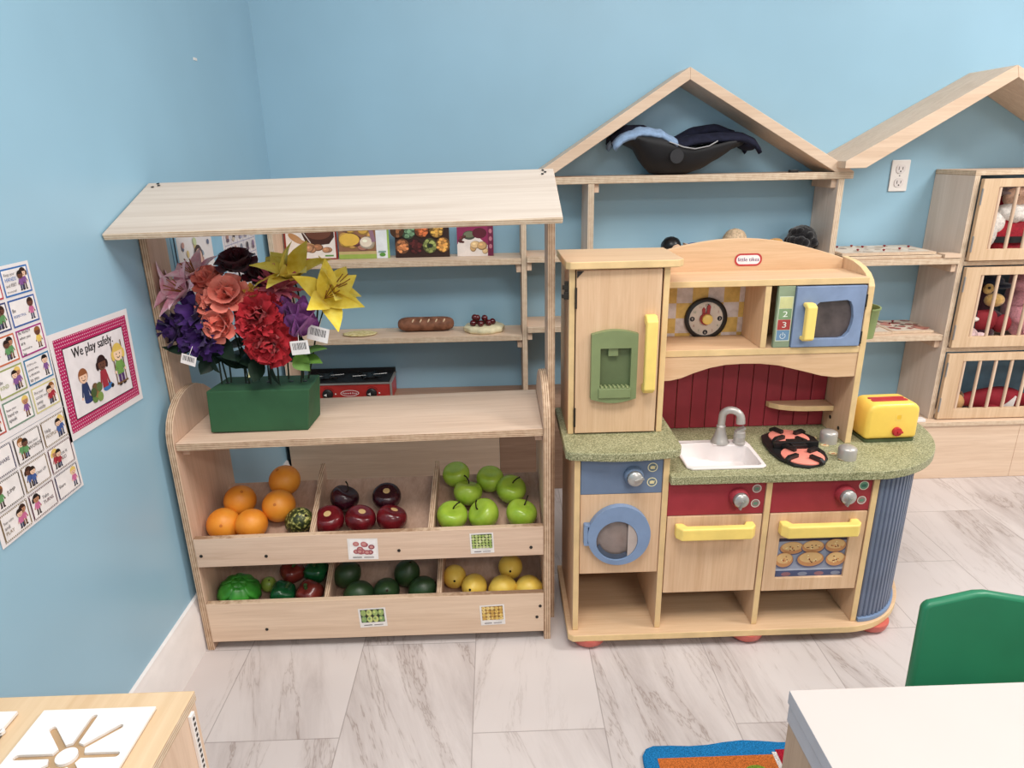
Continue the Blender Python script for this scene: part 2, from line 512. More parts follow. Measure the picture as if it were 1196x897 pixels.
def divider(xf, xb, y0, zl0, zt0, y1, zl1, zt1, th=.014):
    rows = []
    pf = [(xf - th / 2, y0, zl0), (xf + th / 2, y0, zl0), (xf + th / 2, y0, zt0), (xf - th / 2, y0, zt0)]
    pb = [(xb - th / 2, y1, zl1), (xb + th / 2, y1, zl1), (xb + th / 2, y1, zt1), (xb - th / 2, y1, zt1)]
    rack(MB().ringwall([[V(p) for p in pf], [V(p) for p in pb]]).build('divider', PLY_Z, ST, bevel=.001, edge=((1, 0, 0), EDGE_X)))
divider(.336, .312, -1.1045, .263, .343, -.852, .370, .418)
divider(.641, .641, -1.1045, .263, .343, -.852, .370, .412)
divider(.352, .340, -1.1045, .061, .146, -.862, .165, .245)
divider(.652, .652, -1.1045, .061, .146, -.862, .165, .245)
for x in (.132, .82):
    cs = MB(); cs.lathe([(.0, -.006), (.012, -.006), (.012, .006), (0, .006)], (x, -1.07, .0125), 16, (1, 0, 0)); cs.box(x - .008, x + .008, -1.078, -1.062, .016, .0275)
    cs.build('caster', DARKMETAL, ST, 'small grey caster under the bin')
MB().box(.0385, .9315, -1.10, -.86, .018, .0275).build('bottom_rail', PLY_BROWN, ST)

rz_ = (-.942, -.955)
m = MB()
for x, y in ((.030, -.945), (.036, -.955), (.024, -.962), (.945, -.948), (.950, -.958), (.943, -.968)):
    m.lathe([(0, 0), (.0035, 0), (.0035, .0006), (0, .0006)], (x, y, 1.100 + .0157 + (y + 1.17 + .0055) * .392), 10, (0, -.365, .931))
rack(m.build('screw', SCREW, ST, 'small dark screw marks on the roof'))
# ---- picture cards on the bin fronts
def card(loc, w, h, kind, label, roll=0.0):
    t = thing('picture_card', label, 'card', loc, 'picture cards taped to the fruit bins', (0, 0, 0))
    u = (cos(roll), 0, sin(roll)); v = (-sin(roll), 0, cos(roll))
    F = Flat(loc, u, v, .0004)
    F.rect(0, w, 0, h, (232, 226, 222)); rnd = random.Random(kind)
    x0, x1, y0, y1 = w * .07, w * .93, h * .25, h * .93
    if kind == 'plum':
        F.rect(x0, x1, y0, y1, (240, 234, 232))
        for i in range(13):
            a = rnd.uniform(.15, .85); b = rnd.uniform(.32, .75)
            if abs(a - .5) > .32 and b > .62: b -= .2
            F.ell(w * a, h * b, w * .105, h * .11, rnd.choice([(176, 84, 92), (150, 62, 76), (196, 110, 112)]))
            F.ell(w * a, h * b, w * .06, h * .06, (206, 140, 132))
    else:
        pal = dict(lime=[(150, 176, 96), (196, 206, 116), (122, 160, 92)], apple=[(178, 196, 110), (150, 176, 84), (206, 214, 146)], lemon=[(222, 180, 82), (232, 200, 120), (206, 158, 66)])[kind]
        F.rect(x0, x1, y0, y1, (46, 52, 34) if kind != 'lemon' else (150, 104, 52))
        n = dict(lime=(4, 2), apple=(6, 5), lemon=(5, 4))[kind]
        for i in range(n[0]):
            for j in range(n[1]):
                rx = (x1 - x0) / n[0] * .5; ry = (y1 - y0) / n[1] * .5
                cx = x0 + rx * (2 * i + 1); cy = y0 + ry * (2 * j + 1)
                F.ell(cx, cy, rx * .96, ry * .98, rnd.choice(pal)); F.ell(cx - rx * .2, cy + ry * .2, rx * .4, ry * .4, rnd.choice(pal))
    word = dict(plum='plums', lime='limes', apple='apples', lemon='lemons')[kind]
    F.rect(w * .15, w * .45, h * .1, h * .135, (90, 84, 90)); F.rect(w * .52, w * .85, h * .1, h * .13, (110, 104, 110))
    F.build('card', t)
card((.427, -1.1222, .273), .077, .062, 'plum', 'white card with reddish plums taped below the red apples', -.02)
card((.743, -1.1222, .279), .061, .060, 'apple', 'card picturing many green apples taped below the green apples', .03)
card((.438, -1.1222, .060), .073, .060, 'lime', 'card picturing green and yellow limes taped to the lower bin', .04)
card((.762, -1.1222, .054), .066, .064, 'lemon', 'card picturing yellow lemons taped to the lower bin', .04)

# ------------------------------------------------------------------ fruit
def fruit_mat(name, stops, scale, rough=.3, pores=0.0, spec=.5, detail=3, rough2=.55):
    s = NT(name).setup(rough, spec)
    v = s.coords()
    f = s.noise(v, scale, detail, rough2)
    s.link(s.ramp(f, stops), s.b.inputs['Base Color'])
    if pores: s.bump(s.noise(v, 420, 2), pores, .001)
    return s.m
ORANGE = fruit_mat('orange_peel', [(.3, (236, 128, 16)), (.7, (250, 160, 34))], 14, .45, .25)
REDAP = fruit_mat('red_apple_skin', [(.3, (78, 8, 18)), (.7, (128, 18, 28))], 30, .22)
DARKAP = fruit_mat('dark_apple_skin', [(.3, (36, 10, 20)), (.7, (66, 16, 30))], 30, .22)
GREENAP = fruit_mat('green_apple_skin', [(.3, (136, 176, 30)), (.7, (172, 204, 56))], 22, .25)
LIME = fruit_mat('lime_skin', [(.3, (28, 54, 26)), (.62, (44, 76, 34)), (.8, (84, 104, 44))], 16, .42, .2)
LEMON = fruit_mat('lemon_skin', [(.3, (240, 190, 52)), (.7, (252, 216, 84))], 16, .42, .2)
SPOT = fruit_mat('mottled_melon_skin', [(.42, (34, 44, 16)), (.54, (84, 92, 30)), (.64, (190, 184, 96))], 130, .45, .2, detail=4)
CABB = fruit_mat('cabbage_leaf', [(.3, (20, 104, 18)), (.7, (58, 168, 40))], 20, .4)
PEPG = fruit_mat('green_pepper_skin', [(.3, (8, 70, 34)), (.7, (20, 104, 50))], 20, .22)
PEPR = fruit_mat('red_pepper_skin', [(.3, (96, 26, 22)), (.7, (150, 52, 40))], 24, .25)
YGREEN = fruit_mat('yellow_green_skin', [(.3, (120, 150, 40)), (.7, (158, 184, 66))], 24, .35)
STEMM = plain('dark_fruit_stem', (44, 34, 18), .7, .2)
CALYX = plain('pale_fruit_eye', (206, 170, 110), .7, .2)

def apple_fn(d):
    t = d.z
    k = 1 + .03 * (1 - t * t)
    if t > .55: k *= 1 - .22 * ((t - .55) / .45) ** 2
    if t < -.7: k *= 1 - .10 * ((-t - .7) / .3) ** 2
    return k
def make_apple(name, label, loc, r, mat, group, stem=True, rot=(0, 0, 0), eye=False):
    t = local_thing(name, label, 'fruit', loc, group, rot)
    prof = []
    for i in range(25):
        th = pi * i / 24; c, s_ = -cos(th), sin(th)
        rr = s_ * (1.0 + .10 * c) * r
        zz = c * r * .93
        if c > .6: zz -= ((c - .6) / .4) ** 2 * r * .26
        if c < -.75: zz += ((-c - .75) / .25) ** 2 * r * .10
        prof.append((rr, zz))
    MB().lathe(prof, (0, 0, 0), 28).build('skin', mat, t, smooth=180)
    if stem:
        MB().tube([(0, 0, r * .64), (r * .05, 0, r * .85), (r * .25, r * .06, r * 1.08), (r * .42, r * .1, r * 1.16)], [r * .05, r * .045, r * .045, r * .06], 8).build('stem', STEMM, t, 'dark thin stem', smooth=60)
    if eye:
        MB().lathe([(0, 0), (r * .22, 0), (r * .24, r * .03), (r * .08, r * .05), (0, r * .04)], (0, 0, r * .655), 12).build('stem', CALYX, t, 'pale tuft at the top', smooth=60)
    return t
GA = 'green apples in the upper bin'
g0 = make_apple('green_apple', 'green apple in the front row, beside the wooden divider', (.692, -1.0335, .340), .0415, GREENAP, GA, rot=(.3, .1, .2))
for loc, r, lab, rot in [((.778, -1.032, .342), .0425, 'green apple in the middle of the front row, tipped to the left', (.15, -.75, .3)),
                         ((.878, -1.032, .340), .0420, 'green apple at the right end of the front row', (.3, .1, 1.1)),
                         ((.733, -.963, .371), .0400, 'green apple in the second row with its stem pointing left', (.3, 0, 2.6)),
                         ((.853, -.958, .374), .0415, 'rightmost green apple of the second row, stem to the right', (.35, .15, .1))]:
    dup(g0, loc, lab, rot, r / .0415)
make_apple('green_apple', 'green apple without stem behind the middle of the green heap', (.795, -.918, .388), .039, GREENAP, GA, False, (.3, .1, 0))
make_apple('green_apple', 'green apple at the back left of the green heap, no stem', (.699, -.900, .396), .0385, GREENAP, GA, False, (.25, -.1, 0))
RA = 'red apples in the upper bin'
r0 = make_apple('red_apple', 'red apple in the front row, leftmost, against the divider', (.363, -1.034, .338), .041, REDAP, RA, False, (.35, 0, 0), True)
dup(r0, (.446, -1.034, .338), 'red apple in the middle of the front row of three', (.3, .05, 1))
dup(r0, (.5295, -1.034, .338), 'red apple at the right end of the front row of three', (.35, -.05, 2))
d0 = make_apple('dark_apple', 'near-black apple behind the red apples, on the left', (.392, -.966, .366), .0395, DARKAP, 'dark apples in the upper bin', True, (.35, -.3, 2.4))
d1 = make_apple('dark_apple', 'near-black apple behind the red apples, on the right', (.509, -.966, .367), .0395, DARKAP, 'dark apples in the upper bin', False, (.4, .1, 0), True)

def round_fruit(name, label, loc, r, mat, group, rot=(0, 0, 0), tip=.0, scale=(1, 1, 1), navel=True, fn=None, cat='fruit'):
    t = local_thing(name, label, cat, loc, group, rot)
    def f(d):
        k = fn(d) if fn else 1.0
        if tip and abs(d.z) > .82: k += tip * ((abs(d.z) - .82) / .18) ** 2
        return k
    MB().ell((0, 0, 0), (r * scale[0], r * scale[1], r * scale[2]), None, 26, 18, f).build('skin', mat, t, smooth=180)
    if navel:
        MB().lathe([(0, 0), (r * .1, 0), (r * .09, r * .035), (0, r * .04)], (0, 0, r * scale[2] * (1 + tip) - r * .012), 10).build('stem_end', STEMM if mat is not ORANGE else plain('orange_navel', (206, 110, 26), .6), t, 'small stem end', smooth=60)
    return t
OG = 'oranges in the upper bin'
o0 = round_fruit('orange', 'orange at the front left corner of the bin, slightly oval', (.0845, -1.038, .339), .0435, ORANGE, OG, (1.1, .5, 0), scale=(1, 1, .97))
for loc, lab, rot, k in [((.158, -1.0395, .337), 'orange in the front row between the left orange and the melon', (2.2, 0, .4), .97), ((.108, -.969, .371), 'orange of the second row at the left', (.4, .4, 0), .985),
                         ((.2185, -.988, .362), 'oval orange of the second row behind the mottled melon', (1.0, .1, 0), 1.02), ((.2155, -.908, .398), 'rearmost orange at the top of the heap', (.3, -.3, 0), 1.0)]:
    dup(o0, loc, lab, rot, k)
round_fruit('mottled_melon', 'small dark green melon with yellow mottling, beside the oranges', (.283, -1.034, .339), .039, SPOT, None, (.5, .75, 0), scale=(.92, .92, 1.16))
LG = 'dark limes in the lower bin'
l0 = round_fruit('lime', 'large dark lime at the back left, beside the divider', (.386, -1.003, .146), .0365, LIME, LG, (.2, .9, .3), .1, (1, 1, 1.1))
for loc, lab, rot, k in [((.428, -1.060, .123), 'dark lime lying flat in the front row at the left', (0, 1.5, .1), .98), ((.503, -1.055, .125), 'dark lime in the middle of the front row with a paler spot', (.9, .3, 0), .98),
                         ((.554, -1.004, .145), 'dark lime at the back right of the lime heap', (.2, .3, 0), 1.0), ((.601, -1.054, .125), 'dark lime at the right end of the front row', (.5, .9, .5), 1.0)]:
    dup(l0, loc, lab, rot, k)
MG = 'yellow lemons in the lower bin'
m0 = round_fruit('lemon', 'yellow lemon at the left against the divider', (.688, -1.012, .135), .0325, LEMON, MG, (1.3, .2, 0), .1, (1, 1, 1.06))
for loc, lab, rot, k in [((.744, -1.047, .125), 'yellow lemon in the front row, leftmost of the three', (1.1, -.6, 0), 1.08), ((.846, -.992, .148), 'yellow lemon lying behind the front row', (1.3, -.1, 0), 1.06),
                         ((.822, -1.054, .123), 'yellow lemon in the middle of the front row', (.2, 1.3, .2), 1.07), ((.894, -1.057, .122), 'yellow lemon at the right end of the front row', (.1, 1.4, 0), 1.07)]:
    dup(m0, loc, lab, rot, k)
def cab_fn(d):
    a = math.atan2(d.y, d.x)
    return 1 + .03 * sin(5 * a + 6 * d.z) + .02 * sin(11 * a - 3 * d.z)
cb = round_fruit('cabbage', 'bright green cabbage head in the lower bin corner', (.101, -1.053, .133), .050, CABB, None, (.3, .2, 0), navel=False, fn=cab_fn, scale=(1.08, 1, .95), cat='vegetable')
lv = MB()
for k in range(5):
    a0 = k * 1.25; rows = []
    for i in range(7):
        th = .35 + i * .22
        row = []
        for j in range(9):
            a = a0 + (j - 4) * .16 * (1 + .3 * sin(i)); rr = .0515 * (1 + .03 * sin(j * 1.7 + k) + .004 * i)
            row.append((1.08 * rr * sin(th) * cos(a), rr * sin(th) * sin(a), .95 * rr * cos(th)))
        rows.append(row)
    lv.grid(rows)
lv.build('leaf', CABB, cb, 'outer wrinkled leaves', smooth=180, solid=.0012)
round_fruit('small_lime', 'small yellow-green lime beside the cabbage', (.166, -1.010, .127), .0215, YGREEN, None, (.4, .3, 0))
def pepper(label, loc, mat, rot, k=1.0):
    t = local_thing('bell_pepper', label, 'vegetable', loc, 'toy bell peppers in the lower bin', rot, k)
    def fn(d):
        a = math.atan2(d.y, d.x)
        k_ = 1 + .07 * cos(4 * a) * (1 - d.z * d.z)
        if d.z > .5: k_ *= 1 - .28 * ((d.z - .5) / .5) ** 2
        return k_
    MB().ell((0, 0, 0), (.035, .035, .036), None, 32, 16, fn).build('skin', mat, t, smooth=180)
    MB().tube([(0, 0, .022), (.001, 0, .032), (.005, .002, .040)], [.006, .004, .005], 8).build('stem', plain('pepper_stem', (60, 90, 40), .5), t, 'short green stem', smooth=60)
    return t
pepper('dark red pepper at the back of the lower bin', (.228, -.984, .149), PEPR, (.3, .3, 0), .97)
pepper('dark green pepper at the back, against the divider', (.295, -.984, .149), PEPG, (.3, -.2, .5), .97)
pepper('dark green pepper in the front row beside the small lime', (.217, -1.049, .124), PEPG, (.5, .2, 1), 1.0)
pepper('dull red pepper in the front row against the divider', (.291, -1.051, .124), PEPR, (.4, -.3, .2), 1.02)

# ------------------------------------------------------------------ flower planter and flowers
GREENBOX = plain('green_painted_wood', (46, 92, 58), .6, .25, .07, 9, bump=.1)
pl = thing('flower_planter', 'dark green painted wooden block planter on the stand counter', 'planter', (.23, -1.0, .611))
vs0 = [(.105, -1.063), (.347, -1.063), (.352, -.958), (.118, -.958)]
vs1 = [(.110, -1.063), (.362, -1.063), (.360, -.948), (.122, -.948)]
MB().ringwall([[V((x, y, .6125)) for x, y in vs0], [V((x, y, .722)) for x, y in vs1]]).build('block', GREENBOX, pl, bevel=.003)
hm = MB()
for x in (.14, .19, .245, .30, .335): hm.lathe([(0, 0), (.006, 0), (.006, .0012), (0, .0012)], (x, -1.0, .7218), 12)
hm.build('stem_hole', BLACK, pl, 'dark stem holes')

def petal_rows(L, W, curl, cup, n=7, m=5, tipw=.12, ruff=0.0, rnd=None, p=.75):
    rows = []; x = z = 0.0
    for i in range(n + 1):
        t = i / n
        w = W * max(tipw if t > .5 else .25, sin(pi * min(1, t ** p)) if t < 1 else 0)
        if i == n: w = W * tipw
        th = curl * t
        if i: x += L / n * cos(th); z += L / n * sin(th)
        row = []
        for j in range(m):
            s_ = (j / (m - 1)) * 2 - 1
            rz = ruff * (rnd.uniform(-1, 1) if rnd else 0) * t
            row.append((x, s_ * w, z + cup * s_ * s_ * w + rz))
        rows.append(row)
    return rows
def add_petal(mb, M, az, pitch, rows, base=(0, 0, 0), roll=0):
    """pitch measured from the bloom axis (local z)"""
    d = V((sin(pitch) * cos(az), sin(pitch) * sin(az), cos(pitch)))
    inn = V((-cos(pitch) * cos(az), -cos(pitch) * sin(az), sin(pitch)))
    side = inn.cross(d)
    out = []
    for r in rows:
        out.append([M @ (V(base) + d * q[0] + side * q[1] + inn * q[2]) for q in r])
    mb.grid(out)
def petal_mat(name, c1, c2, vein=0):
    s = NT(name).setup(.6, .2)
    v = s.coords()
    f = s.noise(v, 38, 3)
    s.link(s.ramp(f, [(.3, c1), (.7, c2)]), s.b.inputs['Base Color'])
    s.b.inputs['Sheen Weight'].default_value = .1
    return s.m
PINK = petal_mat('pink_lily_petal', (240, 140, 172), (255, 228, 234)); CORAL = petal_mat('coral_petal', (232, 104, 86), (248, 142, 122))
BURG = petal_mat('burgundy_petal', (58, 10, 22), (92, 18, 34)); PURP = petal_mat('dark_purple_petal', (40, 18, 76), (78, 36, 124))
REDP = petal_mat('red_petal', (170, 22, 34), (214, 40, 52)); MAGP = petal_mat('rose_pink_petal', (196, 66, 100), (228, 116, 140))
YELP = petal_mat('yellow_petal', (240, 208, 40), (255, 234, 90)); LILAC = petal_mat('violet_petal', (116, 44, 126), (168, 92, 176))
ORANGEP = petal_mat('amber_petal', (206, 146, 40), (226, 176, 62))
LEAFD = plain('dark_artificial_leaf', (24, 46, 32), .5, .3, .15, 30); LEAFG = plain('bright_artificial_leaf', (84, 128, 40), .5, .3, .12, 30)
LEAFP = plain('pale_leaf', (206, 204, 140), .6, .3, .06)
STEMG = plain('dark_flower_stem', (30, 46, 30), .6, .3)
FG = 'artificial flowers in the green planter'
def bloom(mb, kind, M, k, rnd):
    if kind == 'lily':
        for i in range(6):
            add_petal(mb, M, i * pi / 3 + .1, .55 if i % 2 else .75, petal_rows(k * 1.2, k * .31, -.75, .3, tipw=.04, p=.8))
    elif kind == 'rose':
        for ring, (n, pit, L, W) in enumerate(((3, .08, .80, .34), (4, .26, .84, .46), (5, .50, .88, .54), (6, .80, .90, .56))):
            for i in range(n):
                add_petal(mb, M, i * 2 * pi / n + ring * .6, pit, petal_rows(k * L, k * W, .55 if ring < 2 else .25 - .3 * ring, .45, tipw=.55, rnd=rnd, ruff=.02 * k, p=.6), (0, 0, -.1 * k))
    elif kind == 'carnation':
        for ring, (n, pit) in enumerate(((6, .2), (9, .5), (12, .85), (14, 1.2), (14, 1.55))):
            for i in range(n):
                add_petal(mb, M, i * 2 * pi / n + ring * .3 + rnd.uniform(-.15, .15), pit + rnd.uniform(-.1, .1),
                          petal_rows(k * rnd.uniform(.72, .9), k * .22, rnd.uniform(-.5, .4), .1, n=5, m=5, tipw=.9, ruff=.12 * k, rnd=rnd, p=.5))
    elif kind == 'daisy':
        for ring, (n, pit) in enumerate(((9, .55), (11, .95), (12, 1.3))):
            for i in range(n):
                add_petal(mb, M, i * 2 * pi / n + ring * .3, pit, petal_rows(k * .9, k * .13, -.35, .2, n=5, m=3, tipw=.25, rnd=rnd, ruff=.05 * k, p=.7))
    elif kind == 'tulip':
        for ring, (n, pit) in enumerate(((3, .12), (4, .36))):
            for i in range(n):
                add_petal(mb, M, i * 2 * pi / n + ring * .5 + .3, pit, petal_rows(k * (1.15 + .05 * ring), k * .46, .35 - .35 * ring, .5, tipw=.10, p=.7))
    elif kind == 'iris':
        for ring, (n, pit) in enumerate(((4, .3), (6, .8), (7, 1.3))):
            for i in range(n):
                add_petal(mb, M, i * 2 * pi / n + ring * .5 + rnd.uniform(-.2, .2), pit, petal_rows(k * .95, k * .42, rnd.uniform(-.6, .3), .2, n=5, m=5, tipw=.4, ruff=.12 * k, rnd=rnd, p=.6))
def leaf_mesh(mb, base, d, L, W, up=(0, 0, 1), curl=-.5):
    d = V(d).normalized(); M = Matrix.Translation(V(base)) @ V((0, 0, 1)).rotation_difference(d).to_matrix().to_4x4()
    add_petal(mb, M, 0, 0, petal_rows(L, W, curl, .2, tipw=.03, p=.85))
def flower(name, label, kind, mat, head, axis, k, hole, leaves=(), seed=1, center=None, extra=(), leafmat=None, stemr=.0022):
    rnd = random.Random(seed)
    t = thing(name, label, 'flower', (hole[0], hole[1], .7235), FG)
    M = Matrix.Translation(V(head)) @ V((0, 0, 1)).rotation_difference(V(axis).normalized()).to_matrix().to_4x4()
    k *= FK.get(kind, 1.3)
    extra = [(a, b_, c * FK.get(kind, 1.3)) for a, b_, c in extra]
    ax = V(axis).normalized()
    b = V(head) - ax * k * .25; h = V((hole[0], hole[1], .7235))
    mid = h.lerp(b, .55) + V((0, .012, 0))
    MB().tube([h, h.lerp(mid, .5) + V((0, .004, 0)), mid, b - ax * .012, b + ax * k * .2], stemr, 8).build('stem', STEMG, t, 'dark green stem', smooth=60)
    heads = [(head, axis, k)] + list(extra)
    for i, (hp, ax_, kk) in enumerate(heads):
        mb = MB(); M2 = Matrix.Translation(V(hp)) @ V((0, 0, 1)).rotation_difference(V(ax_).normalized()).to_matrix().to_4x4() @ Matrix.Rotation(rnd.uniform(0, 6), 4, 'Z')
        bloom(mb, kind, M2, kk, rnd)
        mb.build('bloom', mat, t, smooth=180, fix=False)
        if i:
            MB().tube([mid, V(hp).lerp(mid, .4), V(hp)], .0018, 8).build('stem', STEMG, t, 'dark green stem', smooth=60)
        if center:
            cm = MB(); A = V(ax_).normalized()
            for j in range(6):
                q = V(hp) + A * kk * .1
                e = q + A * kk * .62 + V((cos(j), sin(j * 1.3), sin(j))) * kk * .16
                cm.tube([q, e], [.0008, .0014], 6)
            cm.build('stamen', plain('brown_stamen', (150, 90, 30), .7), t, 'thin brown stamens')
    if leaves:
        lm = leafmat or LEAFD
        for base, d, L, W in leaves:
            mb = MB(); leaf_mesh(mb, base, d, L, W); mb.build('leaf', lm, t, 'green leaf', smooth=180, fix=False)
    return t
FOL = thing('foliage_sprig', 'dark green foliage sprigs rising between the flower stems', 'foliage', (.23, -1.0, .7235), None)
MB().tube([(.215, -.985, .7235), (.212, -.985, .80), (.205, -.99, .86)], .002, 8).build('stem', STEMG, FOL, smooth=60)
_r = random.Random(21)
for i in range(22):
    a = _r.uniform(0, 6.28); b_ = (.212 + _r.uniform(-.07, .09), -.992 + _r.uniform(-.02, .02), _r.uniform(.775, .835))
    mb = MB(); leaf_mesh(mb, b_, (cos(a) * .8, -.35 + .3 * sin(a), _r.uniform(-.25, .5)), _r.uniform(.06, .085), _r.uniform(.020, .028)); mb.build('leaf', LEAFD, FOL, 'dark leaf', smooth=180, fix=False)
FK = dict(lily=1.12, rose=1.30, carnation=1.34, daisy=1.45, tulip=1.35, iris=1.40)
flower('pink_lily', 'pink and white lily leaning far left out of the planter', 'lily', PINK, (.088, -1.005, .952), (-.55, -.55, .5), .068, (.14, -1.0), seed=3, center=True,
       extra=[((.055, -.995, .962), (-.9, -.3, .15), .062), ((.105, -.985, .985), (-.3, -.4, .8), .06)],
       leaves=[((.13, -1.0, .80), (-.6, -.4, .3), .07, .02)])
flower('coral_rose', 'coral rose at the upper left, beside the pink lily', 'rose', CORAL, (.142, -1.01, .978), (-.25, -.5, .8), .042, (.15, -1.0), seed=4)
flower('coral_rose', 'largest coral rose, in the middle of the coral group', 'rose', CORAL, (.190, -1.035, .950), (.1, -.8, .6), .050, (.19, -1.01), seed=5,
       extra=[((.150, -1.03, .932), (-.2, -.8, .3), .042)])
flower('coral_rose', 'lowest coral rose, just left of the red carnations', 'rose', CORAL, (.172, -1.045, .888), (-.3, -.9, .15), .047, (.20, -1.015), seed=6)
flower('burgundy_rose', 'dark burgundy rose at the top of the bouquet', 'rose', BURG, (.203, -.985, 1.008), (0, -.35, .9), .050, (.2, -.99), seed=8,
       extra=[((.247, -.975, .978), (.2, -.4, .8), .04)])
flower('purple_flower', 'dark purple ruffled flower cluster at the left of the planter', 'iris', PURP, (.118, -1.03, .905), (-.2, -.85, .4), .046, (.13, -1.01), seed=9,
       extra=[((.062, -1.02, .868), (-.7, -.5, .2), .044), ((.120, -1.04, .853), (0, -.9, .1), .046)],
       leaves=[((.09, -1.03, .83), (-.8, -.25, -.16), .075, .024), ((.13, -1.04, .815), (.15, -.5, -.6), .06, .022), ((.16, -1.04, .85), (.3, -.5, -.5), .07, .026), ((.12, -1.03, .80), (-.3, -.3, -.7), .05, .02)])
flower('red_carnation', 'large bright red carnation at the front of the bouquet', 'carnation', REDP, (.262, -1.045, .900), (.05, -.85, .35), .056, (.255, -1.02), seed=11,
       leaves=[((.25, -1.04, .80), (-.25, -.5, -.6), .075, .022), ((.27, -1.04, .80), (.1, -.5, -.7), .08, .026)])
flower('red_carnation', 'second red carnation hanging below the large one', 'carnation', REDP, (.279, -1.055, .843), (.1, -.9, -.1), .056, (.275, -1.02), seed=12,
       leaves=[((.245, -1.05, .79), (-.35, -.45, -.55), .05, .012)], leafmat=LEAFP)
flower('rose_pink_daisy', 'rose-pink many-petalled flower behind the red carnation', 'daisy', MAGP, (.297, -.995, .955), (.2, -.5, .7), .050, (.29, -.985), seed=14)
flower('amber_bud', 'small amber bud tucked among the coral and red blooms', 'tulip', ORANGEP, (.243, -1.01, .932), (.1, -.6, .6), .034, (.24, -.985), seed=15)
flower('yellow_lily', 'yellow lily pointing up at the top right of the bouquet', 'lily', YELP, (.335, -.985, .975), (-.05, -.35, .85), .082, (.325, -.98), seed=16, extra=[((.318, -.985, .985), (-.6, -.3, .65), .07)])
flower('yellow_lily', 'open yellow lily facing right, with brown stamens', 'lily', YELP, (.405, -1.005, .930), (.5, -.55, .4), .078, (.34, -.985), seed=17, center=True, extra=[((.415, -.99, .945), (.75, -.1, .55), .07)])
flower('violet_tulip', 'violet tulip between the red carnation and the yellow lily', 'tulip', LILAC, (.345, -1.03, .850), (.25, -.35, .8), .062, (.33, -1.015), seed=19,
       extra=[((.318, -1.02, .88), (0, -.3, .9), .045)],
       leaves=[((.345, -1.03, .80), (.75, -.2, .45), .07, .022), ((.33, -1.04, .80), (.55, -.5, -.35), .055, .022), ((.34, -1.03, .79), (.8, -.3, .1), .06, .02)], leafmat=LEAFG)
def hang_tag(loc, u, v, w, h, label):
    t = thing('price_tag', label, 'tag', loc, 'barcode tags on the flowers')
    F = Flat(loc, u, v, 0)
    F.rect(0, w, 0, h, (232, 228, 226), 0); x = w * .12; rnd = random.Random(3)
    while x < w * .85:
        b = rnd.uniform(.0008, .002); F.rect(x, x + b, h * .35, h * .85, (40, 40, 44), 0 if x > w * .13 else 1); x += b + rnd.uniform(.0008, .002)
    F.build('tag', t)
    n = V(u).cross(V(v)).normalized()
    MB().tube([V(loc) + V(v).normalized() * h * .9 + V(u).normalized() * w * .5 + n * .001, V(loc) + V(v).normalized() * (h + .02) + V(u).normalized() * w * .5 + n * .001 - n * .01], .0006, 6).build('string', WHITE, t)
hang_tag((.365, -1.045, .845), (.95, -.1, -.25), (.25, 0, .95), .052, .036, 'white barcode tag tilted at the right of the violet tulip')
hang_tag((.335, -1.075, .812), (1, -.05, .08), (-.08, 0, 1), .044, .034, 'white barcode tag below the violet tulip')
hang_tag((.086, -1.112, .812), (.95, -.1, -.3), (.3, 0, .95), .036, .024, 'small white barcode tag under the purple flowers')

# ------------------------------------------------------------------ shelves along the back wall
def cleat(mb, x0, x1, ztop, y0, y1=-.01, h=.03): mb.box(x0, x1, y0, y1, ztop - h, ztop)
LS = thing('wall_shelf', 'pale plywood wall shelf with two boards behind the market stand', 'shelf', (.47, -.09, 0))
MB().prism([(-.178, .353), (-.178, 1.045), (-.002, 1.045), (-.002, .353)], 'x', .0165, .0345).build('side_panel', PLY_WARMZ, LS, bevel=.001, edge=((1, 0, 0), EDGE_PALEX))
MB().prism([(-.162, .353), (-.162, 1.03), (-.002, 1.03), (-.002, .353)], 'x', .921, .940).build('side_panel', PLY_WARMZ, LS, bevel=.001, edge=((1, 0, 0), EDGE_PALEX))
for zt in (.896, .608):
    MB().box(.035, .9205, -.162, -.002, zt - .022, zt).build('shelf_board', PLY_WARM, LS, bevel=.0015, edge=((0, 0, 1), EDGE_PALE))
    cm = MB(); cleat(cm, .9025, .9205, zt - .0225, -.150); cm.build('cleat', PLY_WARMZ, LS, bevel=.001)
BS = thing('base_cabinet', 'long low plywood base box along the back wall behind the stand', 'cabinet', (1.03, -.12, 0))
MB().box(.0165, 2.045, -.262, -.002, .330, .352).build('top_board', PLY_BROWN, BS, 'reddish brown ply top', bevel=.001)
MB().box(.0165, .823, -.252, -.236, .0005, .3295).build('kick_board', PLY_WARM, BS, 'pale front board', bevel=.001)
MB().box(.8235, 2.045, -.252, -.236, .0005, .3295).build('kick_board', PLY_BROWN, BS, 'reddish brown front board', bevel=.001)
MS = thing('house_shelf', 'house-shaped plywood wall shelf with a gable roof above the play kitchen', 'shelf', (1.53, -.09, .353))
zc = 1.177
MB().prism([(.952, zc), (1.494, 1.523), (1.496, 1.484), (1.018, zc)], 'y', -.182, -.002).build('roof_board', PLY_WARM, MS, 'left roof slope', bevel=.0015)
MB().prism([(2.100, zc), (1.4942, 1.523), (1.4962, 1.484), (2.032, zc)], 'y', -.182, -.002).build('roof_board', PLY_WARM, MS, 'right roof slope', bevel=.0015)
MB().box(.990, 2.100, -.180, -.002, 1.153, 1.1765).build('shelf_board', PLY_WARM, MS, 'board under the gable', bevel=.0015, edge=((0, 0, 1), EDGE_PALE))
for x0 in (1.159, 2.048):
    MB().box(x0, x0 + .022, -.180, -.002, .3525, 1.1525).build('side_panel', PLY_GREY, MS, bevel=.001, edge=((1, 0, 0), EDGE_PALEX))
